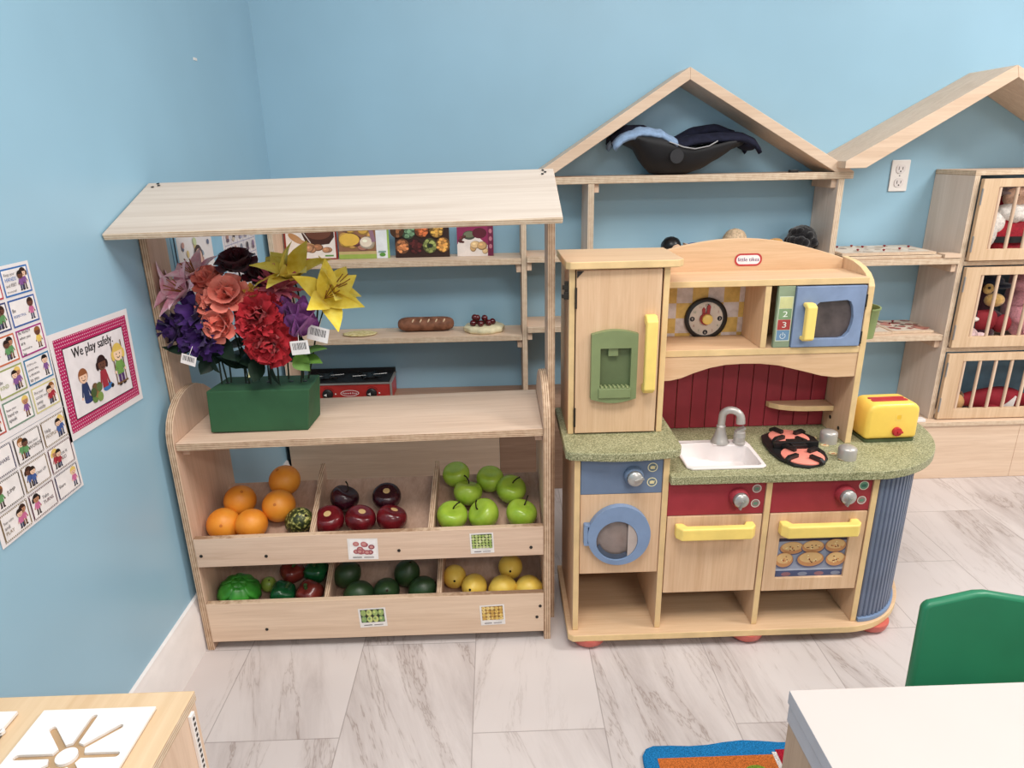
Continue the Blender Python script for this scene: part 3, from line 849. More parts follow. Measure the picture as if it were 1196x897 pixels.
for a, b, zt in ((.9405, 1.1585, .904), (.9405, 1.1585, .641), (1.1815, 2.0475, .873), (1.1815, 2.0475, .60)):
    MB().box(a, b, -.178, -.002, zt - .022, zt).build('shelf_board', PLY_WARM, MS, bevel=.001, edge=((0, 0, 1), EDGE_PALE))
cm = MB(); cleat(cm, 1.1815, 1.199, 1.1525, -.165); cm.build('cleat', PLY_WARMZ, MS, bevel=.001)
cm = MB(); cleat(cm, 2.030, 2.0475, 1.1525, -.165); cm.build('cleat', PLY_WARMZ, MS, bevel=.001)
for zt in (.904, .641):
    cm = MB(); cleat(cm, .9405, .958, zt - .0225, -.165); cm.build('cleat', PLY_WARMZ, MS, bevel=.001)
RS = thing('house_shelf', 'right-hand house-shaped shelf, its gable cut off by the photo edge, over the outlet', 'shelf', (2.57, -.12, .9))
MB().prism([(2.035, 1.190), (2.035, 1.214), (2.566, 1.506), (2.577, 1.468), (2.108, 1.190)], 'y', -.240, -.002).build('roof_board', PLY_WARM, RS, 'left roof slope seen from above', bevel=.0015)
MB().prism([(3.13, 1.190), (3.13, 1.214), (2.5665, 1.506), (2.5775, 1.468), (3.06, 1.190)], 'y', -.240, -.002).build('roof_board', PLY_WARM, RS, 'right roof slope', bevel=.0015)
for zt, y0 in ((.873, -.232), (.584, -.222)):
    MB().box(2.0705, 2.5055, y0, -.002, zt - .022, zt).build('shelf_board', PLY_WARM, RS, bevel=.001, edge=((0, 0, 1), EDGE_PALE))
    cm = MB(); cleat(cm, 2.487, 2.5055, zt - .0225, y0 + .012); cm.build('cleat', PLY_WARMZ, RS, bevel=.001)
cm = MB(); cm.box(2.445, 2.5055, -.236, -.19, .8735, .888); cm.build('end_block', PLY_WARM, RS, 'small pale block at the shelf end', bevel=.001)

# cubby tower with barred doors
CT = thing('cubby_cabinet', 'tall plywood cubby cabinet with three barred doors at the right', 'cabinet', (2.8, -.13, 0))
x0, x1 = 2.506, 3.12
for xa, xb in ((x0, x0 + .02), (x1 - .02, x1)):
    MB().box(xa, xb, -.226, -.002, .2455, 1.157).build('side_panel', PLY_GREY, CT, bevel=.001, edge=((1, 0, 0), EDGE_PALEX))
MB().box(x0, x1, -.226, -.002, 1.1575, 1.174).build('top_board', PLY_WARM, CT, bevel=.001, edge=((0, 0, 1), EDGE_PALE))
for z in (.843, .517):
    MB().box(x0 + .0205, x1 - .0205, -.226, -.002, z, z + .016).build('shelf_board', PLY_WARM, CT, bevel=.001, edge=((0, 0, 1), EDGE_PALE))
MB().box(2.0505, x1, -.266, -.002, .228, .2452).build('base_board', PLY_WARM, CT, bevel=.001, edge=((0, 0, 1), EDGE_PALE))
MB().box(2.0505, 2.855, -.260, -.244, .0005, .2275).build('kick_board', PLY_WARM, CT, bevel=.001)
MB().box(2.856, x1, -.260, -.244, .0005, .2275).build('kick_board', PLY_WARM, CT, bevel=.001)
MB().box(x0 + .0205, x1 - .0205, -.006, -.002, .2455, 1.157).build('back_panel', plain('blue_back_panel', (110, 150, 176), .5), CT, 'blue-grey back')
def cage_door(za, zb, lab):
    xa, xb = x0 + .0235, x1 - .022
    m = MB(); ix0, ix1, iz0, iz1 = xa + .058, xb - .058, za + .040, zb - .028
    add_plate(m, rect(xa, xb, za, zb), [rect(ix0, ix1, iz0, iz1)], -.244, -.227)
    d = m.build('door', wood('oak_door', (224, 190, 152), (204, 166, 126), 'z', fine=16), CT, lab, bevel=.0012)
    n = 8
    for i in range(n):
        x = ix0 + .010 + i * (ix1 - ix0 - .02) / (n - 1)
        MB().tube([(x, -.2355, iz0 - .004), (x, -.2355, iz1 + .004)], .0062, 10).build('bar', PLY_WARMZ, d, smooth=60)
    for zz in (za + .06, zb - .06):
        h = MB(); h.tube([(xa - .001, -.2455, zz - .028), (xa - .001, -.2455, zz + .028)], .003, 8); h.build('hinge', STEEL, d, 'small steel hinge', smooth=60)
cage_door(.863, 1.146, 'top barred door'); cage_door(.538, .838, 'middle barred door'); cage_door(.249, .512, 'bottom barred door')

# ------------------------------------------------------------------ plush toys behind the bars
def fluff(name, c, b=.35):
    if name in MATS: return MATS[name]
    s = NT(name).setup(.9, .1); v = s.coords()
    f = s.noise(v, 110, 4, .7)
    s.link(s.ramp(f, [(.3, shade(c, .82)), (.7, shade(c, 1.08))]), s.b.inputs['Base Color']); s.bump(f, b, .004)
    s.b.inputs['Sheen Weight'].default_value = .4
    MATS[name] = s.m; return s.m
def skin_body(name, joints, edges, mat, parent, sub=2, root=0, label=None):
    me = bpy.data.meshes.new(name); me.from_pydata([j[0] for j in joints], edges, [])
    o = bpy.data.objects.new(name, me); COL.objects.link(o)
    sk = o.modifiers.new('skin', 'SKIN')
    for i, d in enumerate(me.skin_vertices[0].data if me.skin_vertices else []):
        pass
    if not me.skin_vertices:
        bm = bmesh.new(); bm.from_mesh(me); bm.verts.layers.skin.verify(); bm.to_mesh(me); bm.free()
    for i, d in enumerate(me.skin_vertices[0].data):
        r = joints[i][1]; d.radius = (r, r) if isinstance(r, (int, float)) else r; d.use_root = (i == root)
    sk.use_smooth_shade = True
    ss = o.modifiers.new('sub', 'SUBSURF'); ss.levels = sub; ss.render_levels = sub
    me.materials.append(mat); adopt(o, parent)
    if label: o['label'] = label
    return o
def eyes(parent, pts, r=.006, mat=None):
    for p in pts: MB().ell(p, r, None, 12, 8).build('eye', mat or BLACK, parent, 'small dark eye', smooth=180)
REDF = fluff('red_felt', (176, 22, 40)); WHF = fluff('white_fleece', (236, 228, 220)); PKF = fluff('pink_plush', (214, 140, 150)); PWF = fluff('pale_pink_plush', (232, 196, 196))
MAR = fluff('maroon_plush', (58, 22, 34)); NAV = fluff('navy_plush', (28, 32, 52)); TANF = fluff('golden_plush', (206, 160, 84)); GREYF = fluff('mauve_grey_felt', (150, 128, 128)); SKINF = fluff('peach_felt', (226, 176, 146), .15)
# top cubby: plush in a red suit
t = thing('plush_doll', 'plush doll in a red suit with white fleece and black belt behind the top bars', 'plush toy', (2.72, -.12, .8595))
bx = 2.725
skin_body('body', [((bx, -.115, .905), (.088, .07)), ((bx, -.115, .955), (.085, .066)), ((bx, -.115, 1.01), (.062, .05)), ((bx, -.115, 1.055), (.042, .04)), ((bx, -.112, 1.09), (.052, .05)), ((bx - .075, -.145, .99), .03), ((bx - .115, -.165, .925), .026), ((bx + .07, -.145, .99), .03), ((bx + .095, -.165, .925), .026), ((bx - .05, -.165, .885), .024), ((bx + .05, -.165, .885), .024)],
          [(0, 1), (1, 2), (2, 3), (3, 4), (2, 5), (5, 6), (2, 7), (7, 8), (0, 9), (0, 10)], REDF, t)
MB().ell((bx, -.150, 1.075), (.046, .030, .040), None, 18, 12).build('face', SKINF, t, 'peach face', smooth=180)
m = MB(); m.ell((bx, -.150, 1.02), (.075, .048, .038), None, 20, 12, lambda d: 1 + .08 * sin(9 * d.x + 5 * d.z)); m.ell((bx - .062, -.150, .985), (.035, .035, .045)); m.build('collar', WHF, t, 'white fleece collar', smooth=180)
m = MB(); m.ell((bx - .095, -.178, .95), (.026, .026, .05), None, 14, 10); m.ell((bx + .095, -.175, .96), (.024, .024, .045), None, 14, 10); m.build('sleeve', WHF, t, 'white fleece sleeves', smooth=180)
m = MB(); m.lathe([(.094, -.011), (.097, -.011), (.097, .011), (.094, .011)], (0, 0, 0), 28, None, Matrix.Translation((bx, -.118, .928)) @ Matrix.Diagonal((1, .80, 1, 1))); m.build('belt', BLACK, t, 'black belt', smooth=40)
m = MB(); m.ell((bx, -.11, 1.108), (.060, .052, .032), None, 20, 12); m.ell((bx, -.12, 1.09), (.064, .056, .014), None, 20, 8); m.build('cap', GREYF, t, 'mauve-grey cap', smooth=180)
MB().ell((bx - .108, -.180, .905), (.016, .016, .016)).build('mitten', plain('cream_mitten', (226, 210, 150), .8), t, 'cream mitten', smooth=180)
eyes(t, [(bx - .016, -.179, 1.085), (bx + .016, -.179, 1.085)], .004)
# middle cubby
t = thing('plush_animal', 'dark plush animal with a golden muzzle and red jersey behind the middle bars', 'plush toy', (2.70, -.12, .5335))
bx = 2.70
skin_body('body', [((bx, -.12, .575), (.052, .046)), ((bx, -.12, .625), (.046, .042)), ((bx, -.12, .665), (.034, .032)), ((bx - .005, -.12, .725), (.052, .046)), ((bx - .01, -.12, .765), (.036, .034)), ((bx - .062, -.14, .62), .018), ((bx + .06, -.145, .63), .02), ((bx + .085, -.155, .60), .024), ((bx - .035, -.165, .555), .020), ((bx + .045, -.165, .556), .022)],
          [(0, 1), (1, 2), (2, 3), (3, 4), (1, 5), (1, 6), (6, 7), (0, 8), (0, 9)], MAR, t)
m = MB(); m.ell((bx + .002, -.135, .617), (.060, .044, .052), None, 20, 12); m.ell((bx + .070, -.155, .605), (.036, .028, .036), None, 16, 10); m.build('jersey', plain('red_jersey', (150, 26, 38), .8), t, 'red jersey', smooth=180)
m = MB(); m.ell((bx + .015, -.165, .700), (.036, .030, .026), None, 18, 12); m.ell((bx - .012, -.160, .742), (.020, .012, .020)); m.build('muzzle', TANF, t, 'golden muzzle', smooth=180)
m = MB(); m.ell((bx + .018, -.13, .768), (.040, .040, .022), None, 18, 10); m.ell((bx + .045, -.15, .752), (.035, .03, .012), None, 18, 8); m.build('cap', NAV, t, 'navy cap', smooth=180)
m = MB(); m.ell((bx - .040, -.14, .615), (.028, .026, .05), None, 16, 10); m.build('trousers', NAV, t, 'navy trouser leg', smooth=180)
MB().ell((bx - .052, -.17, .628), (.020, .012, .010)).build('hand', WHF, t, 'white hand', smooth=180)
eyes(t, [(bx - .018, -.172, .748), (bx + .012, -.168, .752)], .005)
t = thing('plush_ball', 'pale pink plush ball low in the middle cubby', 'plush toy', (2.625, -.17, .5335))
m = MB(); m.ell((2.630, -.182, .567), .033, None, 22, 14); m.ell((2.672, -.19, .557), (.027, .024, .024), None, 18, 12); m.build('plush', PWF, t, smooth=180)
t = thing('pink_plush', 'large pink plush toy filling the right of the middle cubby', 'plush toy', (2.86, -.1, .5335))
skin_body('body', [((2.88, -.11, .60), (.085, .07)), ((2.88, -.11, .67), (.09, .07)), ((2.875, -.11, .735), (.07, .06)), ((2.86, -.11, .79), (.058, .05)), ((2.80, -.13, .765), .026), ((2.95, -.13, .70), .03), ((2.84, -.17, .57), .028), ((2.93, -.17, .57), .028), ((2.835, -.11, .815), .016), ((2.90, -.11, .815), .016)],
          [(0, 1), (1, 2), (2, 3), (2, 4), (1, 5), (0, 6), (0, 7), (3, 8), (3, 9)], PKF, t)
eyes(t, [(2.84, -.162, .80), (2.88, -.162, .80)], .006)
MB().ell((2.86, -.168, .785), (.014, .01, .01)).build('nose', plain('rose_nose', (176, 90, 104), .7), t, 'rose nose', smooth=180)
# bottom cubby: doll lying on its side
t = thing('lying_doll', 'soft doll in a red suit with white collar lying on the bottom cubby floor', 'plush toy', (2.78, -.14, .2455))
skin_body('body', [((2.78, -.14, .295), (.05, .045)), ((2.85, -.14, .305), (.058, .052)), ((2.91, -.14, .300), (.05, .044)), ((2.725, -.14, .290), (.038, .036)), ((2.685, -.14, .287), (.02, .02)), ((2.655, -.145, .286), (.036, .036)), ((2.80, -.185, .268), .018), ((2.74, -.185, .266), .016), ((2.96, -.165, .275), .026), ((2.965, -.115, .275), .026)],
          [(0, 1), (1, 2), (0, 3), (3, 4), (4, 5), (0, 6), (6, 7), (2, 8), (2, 9)], plain('red_cloth', (150, 16, 34), .8), t)
MB().ell((2.650, -.150, .286), (.037, .036, .037), None, 20, 14).build('face', plain('tan_felt', (214, 160, 98), .8), t, 'tan face', smooth=180)
m = MB(); m.prism([(2.80, .268), (2.865, .318), (2.858, .266)], 'y', -.199, -.190); m.build('collar', WHITE, t, 'white pointed collar')
m = MB(); m.ell((2.66, -.13, .300), (.036, .036, .030), None, 18, 12, lambda d: 1 + .05 * sin(12 * d.x)); m.build('hair', fluff('brown_yarn', (110, 76, 44)), t, 'brown yarn hair', smooth=180)
eyes(t, [(2.632, -.184, .280), (2.636, -.184, .298)], .004)

# ------------------------------------------------------------------ things on the wall and shelves
t = thing('power_outlet', 'white double power outlet on the blue wall under the right roof', 'outlet', (2.366, -.001, 1.152))
MB().prism(rrect(2.332, 2.402, 1.096, 1.210, .004), 'y', -.006, -.0008).build('cover_plate', WHITE, t, bevel=.002)
for z in (1.128, 1.178):
    sk = MB().prism(rrect(2.350, 2.384, z - .016, z + .016, .012), 'y', -.0085, -.0061).build('socket', plain('socket_face', (222, 214, 212), .4), t)
    m = MB(); m.box(2.358, 2.3605, -.0090, -.0086, z - .004, z + .008); m.box(2.3725, 2.375, -.0090, -.0086, z - .003, z + .007); m.lathe([(0, 0), (.0028, 0), (.0028, .0004), (0, .0004)], (2.3667, -.0086, z - .009), 10, (0, -1, 0)); m.build('slot', SCREW, sk, 'dark slots')
MB().lathe([(0, 0), (.003, 0), (.002, .001), (0, .001)], (2.367, -.0061, 1.153), 10, (0, -1, 0)).build('screw', STEEL, t, 'steel screw')
# wooden puzzles on the right shelves
PZ = 'wooden puzzles on the right shelves'
def puzzle(x0, x1, y0, y1, z, label, pegs, seed, cols):
    rnd = random.Random(seed); t = thing('wooden_puzzle', label, 'puzzle', ((x0 + x1) / 2, (y0 + y1) / 2, z), PZ)
    MB().box(x0, x1, y0, y1, z + .0005, z + .010).build('board', PLY_WARM, t, bevel=.001, edge=((0, 0, 1), EDGE_PALE))
    F = Flat((x0, y0, z + .0102), (1, 0, 0), (0, 1, 0), .0003, .00005)
    W, H = x1 - x0, y1 - y0
    F.rect(.01, W - .01, .01, H - .01, (222, 206, 186))
    for i in range(26):
        a, b = rnd.uniform(.05, .95) * W, rnd.uniform(.1, .9) * H
        F.ell(a, b, rnd.uniform(.012, .026), rnd.uniform(.008, .018), rnd.choice(cols), n=rnd.choice((4, 5, 7, 12)), a=rnd.uniform(0, 3))
    F.build('picture', t)
    for px, py in pegs:
        MB().lathe([(0, 0), (.003, 0), (.003, .002), (.0048, .003), (.0048, .006), (0, .007)], (x0 + px * W, y0 + py * H, z + .0115), 12).build('peg', plain('red_peg', (150, 26, 34), .4), t, 'red peg', smooth=40)
WOODC = [(206, 186, 164), (190, 166, 142), (226, 214, 200), (150, 120, 104)]
puzzle(2.09, 2.44, -.226, -.03, .8735, 'lower puzzle board of the stack on the upper right shelf', [], 3, WOODC)
puzzle(2.08, 2.425, -.215, -.02, .885, 'upper puzzle board with red pegs on the upper right shelf', [(.25, .3), (.42, .7), (.5, .2), (.68, .75), (.72, .35), (.9, .6), (.34, .85), (.15, .75)], 4, WOODC)
puzzle(2.09, 2.32, -.205, -.02, .5845, 'pale jigsaw puzzle tray on the lower right shelf, nearer the kitchen', [], 6, [(150, 140, 136), (226, 216, 206), (120, 96, 90), (196, 150, 136)])
puzzle(2.325, 2.485, -.195, -.02, .5845, 'reddish jigsaw puzzle tray on the lower right shelf, by the cabinet', [(.5, .8), (.3, .6)], 9, [(168, 84, 74), (206, 130, 112), (110, 84, 64), (226, 206, 190)])
t = thing('white_box', 'small white box on the low ledge behind the toaster', 'box', (2.45, -.24, .2455))
m = MB(); m.box(2.42, 2.475, -.262, -.235, .2457, .258); m.build('box', WHITE, t, bevel=.002)

# picture books standing on the upper shelf
def book(x0, x1, h, cover, label, art, lean=.10, yb=-.075):
    t = thing('picture_book', label, 'book', ((x0 + x1) / 2, yb, .8965), 'picture books on the upper shelf')
    c, s_ = cos(lean), sin(lean)
    M = Matrix.Translation((x0, yb, .8965)) @ Matrix.Rotation(-lean, 4, 'X')
    W = x1 - x0
    MB().box(0, W, 0, .004, 0, h, M).build('cover', plain('book_cover_%d_%d_%d' % cover, cover, .35, .5, .02), t, bevel=.0006)
    MB().box(.002, W - .001, .0042, .012, .002, h - .002, M).build('pages', WHITE, t, 'white pages')
    o = M @ V((0, -.0002, 0)); F = Flat(o, (1, 0, 0), M.to_3x3() @ V((0, 0, 1)), .0003, .00004)
    art(F, W, h); F.build('cover_art', t)
def blobs(F, x0, x1, y0, y1, n, r, cols, seed, hi=None):
    rnd = random.Random(seed)
    for i in range(n):
        rr = r * rnd.uniform(.6, 1.15); a = rnd.uniform(x0 + rr * .6, x1 - rr * .6); b = rnd.uniform(y0 + rr * .5, y1 - rr * .5); c = rnd.choice(cols)
        rx = min(rr, a - x0, x1 - a); ry = min(rr * .85, b - y0, y1 - b)
        F.ell(a, b, rx, ry, shade(c, .72)); F.ell(a - rx * .08, b + ry * .1, rx * .86, ry * .82, c); F.ell(a - rx * .25, b + ry * .3, rx * .35, ry * .25, shade(c, 1.18))
def art_nuts(F, W, H):
    F.frame(0, W, 0, H, W * .035, (150, 44, 34)); F.rect(W * .035, W * .965, H * .035, H * .965, (232, 222, 214))
    F.poly([(W * .34, H * .72), (W * .4, H * .5), (W * .6, H * .38), (W * .85, H * .42), (W * .95, H * .6), (W * .95, H * .95), (W * .3, H * .95)], (74, 38, 28)); F.ell(W * .66, H * .72, W * .24, H * .18, (112, 62, 44))
    F.ell(W * .22, H * .58, W * .16, H * .09, (196, 140, 86), a=-.6); F.line((W * .22, H * .55), (W * .66, H * .3), W * .07, (196, 144, 94)); F.line((W * .3, H * .9), (W * .5, H * .45), W * .02, (206, 190, 180))
    blobs(F, W * .2, W * .9, H * .18, H * .42, 9, W * .09, [(198, 138, 96), (176, 114, 76)], 2)
    F.rect(W * .76, W * .92, H * .08, H * .12, (90, 150, 60))
def art_roots(F, W, H):
    F.rect(0, W * .74, 0, H, (150, 100, 70)); F.rect(W * .74, W, 0, H, (226, 230, 234)); F.rect(W * .96, W, 0, H, (150, 190, 80))
    blobs(F, 0, W * .72, H * .2, H * .98, 16, W * .12, [(222, 168, 62), (206, 150, 70), (176, 116, 96), (130, 70, 66)], 5)
    blobs(F, W * .42, W * .72, H * .25, H * .6, 4, W * .14, [(232, 214, 190), (222, 196, 160)], 6)
    F.ell(W * .22, H * .52, W * .2, H * .17, (232, 182, 60)); F.line((W * .62, H * .95), (W * .7, H * .45), W * .08, (150, 110, 130))
    F.rect(0, W * .74, 0, H * .2, (196, 170, 110)); F.rect(0, W * .74, 0, H * .12, (150, 176, 70))
    F.ell(W * .86, H * .1, W * .06, H * .05, (84, 150, 50)); F.rect(W * .78, W * .93, H * .16, H * .2, (120, 160, 150))
def art_mix(F, W, H):
    F.rect(0, W, 0, H, (52, 28, 22)); rnd = random.Random(4)
    spots = [(.13, .3, (222, 132, 74)), (.38, .28, (92, 30, 30)), (.64, .3, (150, 160, 80)), (.88, .32, (232, 156, 66)), (.25, .68, (110, 150, 110)), (.5, .72, (216, 104, 50)), (.77, .7, (222, 160, 60)), (.05, .72, (150, 90, 50))]
    for cx, cy, c in spots:
        F.ell(cx * W, cy * H, W * .13, H * .2, shade(c, .5), n=16)
        for i in range(26):
            a = rnd.uniform(0, 6.28); q = rnd.random() ** .6
            F.ell(max(.012, min(W - .012, cx * W + cos(a) * q * W * .105)), max(.012, min(H - .012, cy * H + sin(a) * q * H * .16)), W * .032, H * .036, shade(c, rnd.uniform(.75, 1.2)), n=9)
        if c == (150, 160, 80):
            F.ell(cx * W, cy * H, W * .06, H * .06, (44, 60, 30)); F.ell(cx * W, cy * H, W * .03, H * .035, (40, 30, 30))
def art_pink(F, W, H):
    F.rect(0, W, 0, H, (150, 32, 84)); F.rect(W * .85, W, 0, H, (120, 24, 66))
    F.poly([(0, 0), (W * .84, 0), (W * .84, H * .28), (W * .45, H * .62), (W * .1, H * .52), (0, H * .3)], (226, 214, 206))
    F.ell(W * .34, H * .55, W * .18, H * .12, (70, 74, 60)); F.ell(W * .34, H * .57, W * .15, H * .08, (110, 116, 86)); F.ell(W * .62, H * .6, W * .2, H * .14, (96, 20, 40))
    blobs(F, W * .35, W * .85, H * .05, H * .4, 5, W * .16, [(226, 186, 130), (206, 160, 100)], 8)
    blobs(F, W * .02, W * .25, H * .35, H * .55, 8, W * .05, [(130, 40, 50), (90, 40, 36)], 9)
    for i in range(3): F.ell(W * .92, H * (.25 + .2 * i), W * .045, H * .06, (196, 110, 130))
    F.text('SWEET', W * .52, H * .8, H * .2, (240, 200, 70), 'c')
book(.040, .236, .135, (150, 44, 34), 'book showing a dark pot and a scoop of nuts, leftmost on the upper shelf', art_nuts)
book(.241, .430, .135, (150, 176, 70), 'book with yellow and brown roots and a white stripe, green spine', art_roots)
book(.452, .655, .140, (52, 28, 22), 'dark book showing bowls of orange, red and green snacks', art_mix)
book(.684, .820, .140, (150, 32, 84), 'magenta book with a cup and biscuits and yellow lettering', art_pink)
# toy food on the second shelf
t = thing('toy_flatbread', 'thin pale yellow round flatbread lying on the shelf, left', 'toy food', (.29, -.09, .6085))
m = MB(); m.ell((.295, -.095, .6125), (.066, .045, .0038), None, 36, 8, lambda d: 1 + .03 * sin(9 * math.atan2(d.y, d.x))); m.build('bread', fruit_mat('flatbread', [(.35, (206, 186, 110)), (.6, (236, 220, 160))], 60, .7, 0, .2), t, smooth=180)
t = thing('toy_bread_loaf', 'long brown bread loaf with pale slashes on the middle shelf', 'toy food', (.545, -.055, .6085))
LOAF = fruit_mat('loaf_crust', [(.35, (110, 66, 46)), (.65, (150, 96, 70))], 40, .6, .2, .25)
m = MB(); m.ell((0, 0, 0), (.112, .030, .0245), Matrix(), 24, 20, lambda d: 1 + (.10 if abs(d.x) > .5 else 0) * 0 + .12 * (1 - abs(d.x) ** 6) - .02)
for v in m.bm.verts:
    x = v.co.x / .112
    k = (1 - abs(x) ** 5) ** .5 / max(.05, sqrt(max(0.0025, 1 - x * x)))
    v.co.y *= k; v.co.z *= k
    v.co += V((.548, -.062, .6365))
m.build('loaf', LOAF, t, smooth=180)
m = MB()
for i in range(5):
    x = .50 + i * .030
    m.ell((x, -.0865, .653), (.0035, .006, .0095), Matrix.Rotation(.5, 4, 'Y'), 10, 6)
m.build('slash', plain('pale_crumb', (226, 196, 160), .7), t, 'pale scored cuts', smooth=180)
t = thing('toy_cherry_cake', 'cream cake base piled with dark red cherries on the middle shelf', 'toy food', (.775, -.07, .6085))
CREAM = plain('cream_icing', (228, 218, 176), .6, .3, .04, 60)
m = MB(); m.lathe([(0, 0), (.072, 0), (.078, .006), (.078, .018), (.070, .024), (0, .025)], (0, 0, 0), 40, None, Matrix.Translation((.775, -.082, .6088)) @ Matrix.Diagonal((1, .88, 1, 1)))
for v in m.bm.verts:
    a = math.atan2(v.co.y + .082, v.co.x - .775); v.co.x += .003 * cos(a) * sin(10 * a); v.co.y += .003 * sin(a) * sin(10 * a)
m.build('cake', CREAM, t, smooth=50)
rnd = random.Random(2); CH = plain('cherry_skin', (92, 16, 24), .18, .6)
for i, (dx, dy, dz) in enumerate([(-.035, -.02, 0), (-.005, -.03, 0), (.026, -.02, 0), (-.022, .012, 0), (.012, .012, 0), (-.018, -.008, .018), (.010, -.010, .017), (-.028, -.010, .020), (.040, .002, 0)]):
    MB().ell((.768 + dx, -.085 + dy, .6445 + dz), .0125, None, 14, 10).build('cherry', CH, t, 'dark red cherry', smooth=180)
# toy stove on the base box
t = thing('toy_stove', 'red toy tabletop stove with black burners beside the flower planter', 'toy stove', (.22, -.08, .3525))
SRED = plain('stove_red_paint', (190, 44, 40), .4, .4)
MB().box(.055, .4065, -.150, -.012, .3525, .4225).build('body', SRED, t, bevel=.002)
m = MB(); m.box(.051, .4105, -.1535, -.008, .4230, .4285); m.box(.4025, .4105, -.1535, -.1505, .3535, .4228); m.box(.051, .059, -.1535, -.1505, .3535, .4228); m.build('trim', SILVER, t, 'silver edge trim', bevel=.001)
m = MB(); m.box(.060, .4015, -.146, -.014, .4288, .4325); m.box(.055, .407, -.0145, -.008, .4286, .447)
m.build('cooktop', BLACK, t, 'black cooktop', bevel=.001)
GR = plain('black_gloss', (18, 18, 20), .25, .6)
for cx in (.145, .315):
    m = MB()
    for k in range(6):
        a = k * pi / 3 + .3
        m.tube([(cx + .016 * cos(a), -.08 + .016 * sin(a), .438), (cx + .068 * cos(a), -.08 + .052 * sin(a), .439)], .0028, 6)
    m.lathe([(.030, -.002), (.034, -.002), (.034, .002), (.030, .002)], (cx, -.08, .437), 24)
    m.build('grate', GR, t, 'black round grate', smooth=40)
for cx in (.160, .330):
    kb = MB().lathe([(0, 0), (.021, 0), (.020, .008), (.016, .011), (0, .012)], (cx, -.1505, .386), 24, (0, -1, 0)).build('knob', BLACK, t, 'round black knob', smooth=40)
    F = Flat((cx, -.1627, .386), (1, 0, 0), (0, 0, 1), .0004); F.poly([(-.014, 0), (-.002, -.006), (-.002, .006)], (232, 230, 226)); F.build('pointer', kb, 'white pointer')
F = Flat((.245, -.1505, .388), (1, 0, 0), (0, 0, 1), .0004)
F.ell(0, 0, .036, .0125, (240, 232, 230), n=32); F.ell(0, 0, .0335, .0105, (176, 40, 44), n=32); F.text('Melissa & Doug', 0, -.003, .0088, (246, 240, 238), 'c')
for cx in (.16, .33):
    F.arc(cx - .245, -.002, .027, .5, 2.2, .0015, (120, 24, 24)); F.ell(cx - .245 + .030, -.002, .003, .003, (240, 236, 232))
F.build('front_print', t, 'white oval badge')

# ------------------------------------------------------------------ doll carrier and dolls
t = thing('doll_car_seat', 'black doll car seat with light blue lining and navy cover on the gable shelf', 'doll car seat', (1.48, -.09, 1.177))
def interp(x, P):
    for (a, b), (c, d) in zip(P, P[1:]):
        if a <= x <= c:
            k = (x - a) / (c - a); k = k * k * (3 - 2 * k) * .5 + k * .5
            return b + (d - b) * k
    return P[0][1] if x < P[0][0] else P[-1][1]
BOT = [(1.275, 1.292), (1.33, 1.270), (1.365, 1.215), (1.39, 1.186), (1.44, 1.179), (1.52, 1.180), (1.57, 1.195), (1.63, 1.228), (1.68, 1.262), (1.71, 1.272)]
TOP = [(1.275, 1.302), (1.33, 1.308), (1.39, 1.304), (1.46, 1.288), (1.50, 1.270), (1.55, 1.268), (1.60, 1.276), (1.66, 1.287), (1.71, 1.288)]
def shell_rings(inset, lo, hi, n=22):
    rings = []
    for i in range(n + 1):
        x = 1.275 + (1.71 - 1.275) * i / n
        b, tp = interp(x, BOT) + inset, interp(x, TOP)
        w = .076 - inset
        if x < 1.33: w *= .80 + .2 * (x - 1.275) / .055
        if x > 1.66: w *= 1 - .25 * (x - 1.66) / .05
        row = []
        for j in range(15):
            a = pi + pi * j / 14
            row.append(V((x, -.090 + w * cos(a) * (1 if abs(cos(a)) < .98 else 1), tp + (tp - b) * sin(a) * (1 if True else 1))))
        rings.append(row)
    return rings
m = MB(); m.ringwall(shell_rings(0, 0, 1), False, False, loop=False)
m.build('shell', plain('matte_black_shell', (28, 28, 32), .55, .35, .08, 30), t, 'black plastic shell', smooth=60, solid=.006)
m = MB(); m.lathe([(.020, 0), (.024, 0), (.024, .005), (.020, .005)], (1.470, -.164, 1.240), 28, (0, -1, 0)); m.lathe([(0, 0), (.0185, 0), (.0185, .003), (0, .003)], (1.470, -.163, 1.240), 28, (0, -1, 0)); m.build('pivot', plain('dark_grey_plastic', (44, 44, 48), .4), t, 'round handle pivot', smooth=30)
def pad(x0, x1, y, zf, dz, w, mat, label, wav=0):
    rows = []
    n = 16
    for i in range(n + 1):
        x = x0 + (x1 - x0) * i / n; row = []
        for j in range(11):
            s_ = j / 10 * 2 - 1
            zz = zf(x) + dz * (1 - abs(s_) ** 3) - .018 * abs(s_) ** 4 + wav * sin(i * 2.2)
            row.append((x, y + s_ * w, zz))
        rows.append(row)
    return MB().grid(rows).build('lining' if 'blue' in label else 'cover', mat, t, label, smooth=180, solid=.014)
LB = plain('light_blue_fabric', (138, 168, 206), .85, .15, .08, 60); NV = plain('navy_fabric', (30, 32, 52), .85, .2, .15, 50)
pad(1.250, 1.470, -.09, lambda x: interp(x, [(1.25, 1.282), (1.28, 1.312), (1.35, 1.331), (1.41, 1.322), (1.47, 1.292)]), .004, .079, LB, 'light blue ribbed lining', .0018)
pad(1.245, 1.40, -.075, lambda x: interp(x, [(1.245, 1.30), (1.30, 1.338), (1.36, 1.338), (1.40, 1.318)]), .003, .055, NV, 'navy edge of the lining')
pad(1.47, 1.765, -.09, lambda x: interp(x, [(1.47, 1.283), (1.55, 1.300), (1.63, 1.306), (1.70, 1.306), (1.745, 1.288), (1.765, 1.262)]), .006, .074, NV, 'navy quilted cover')
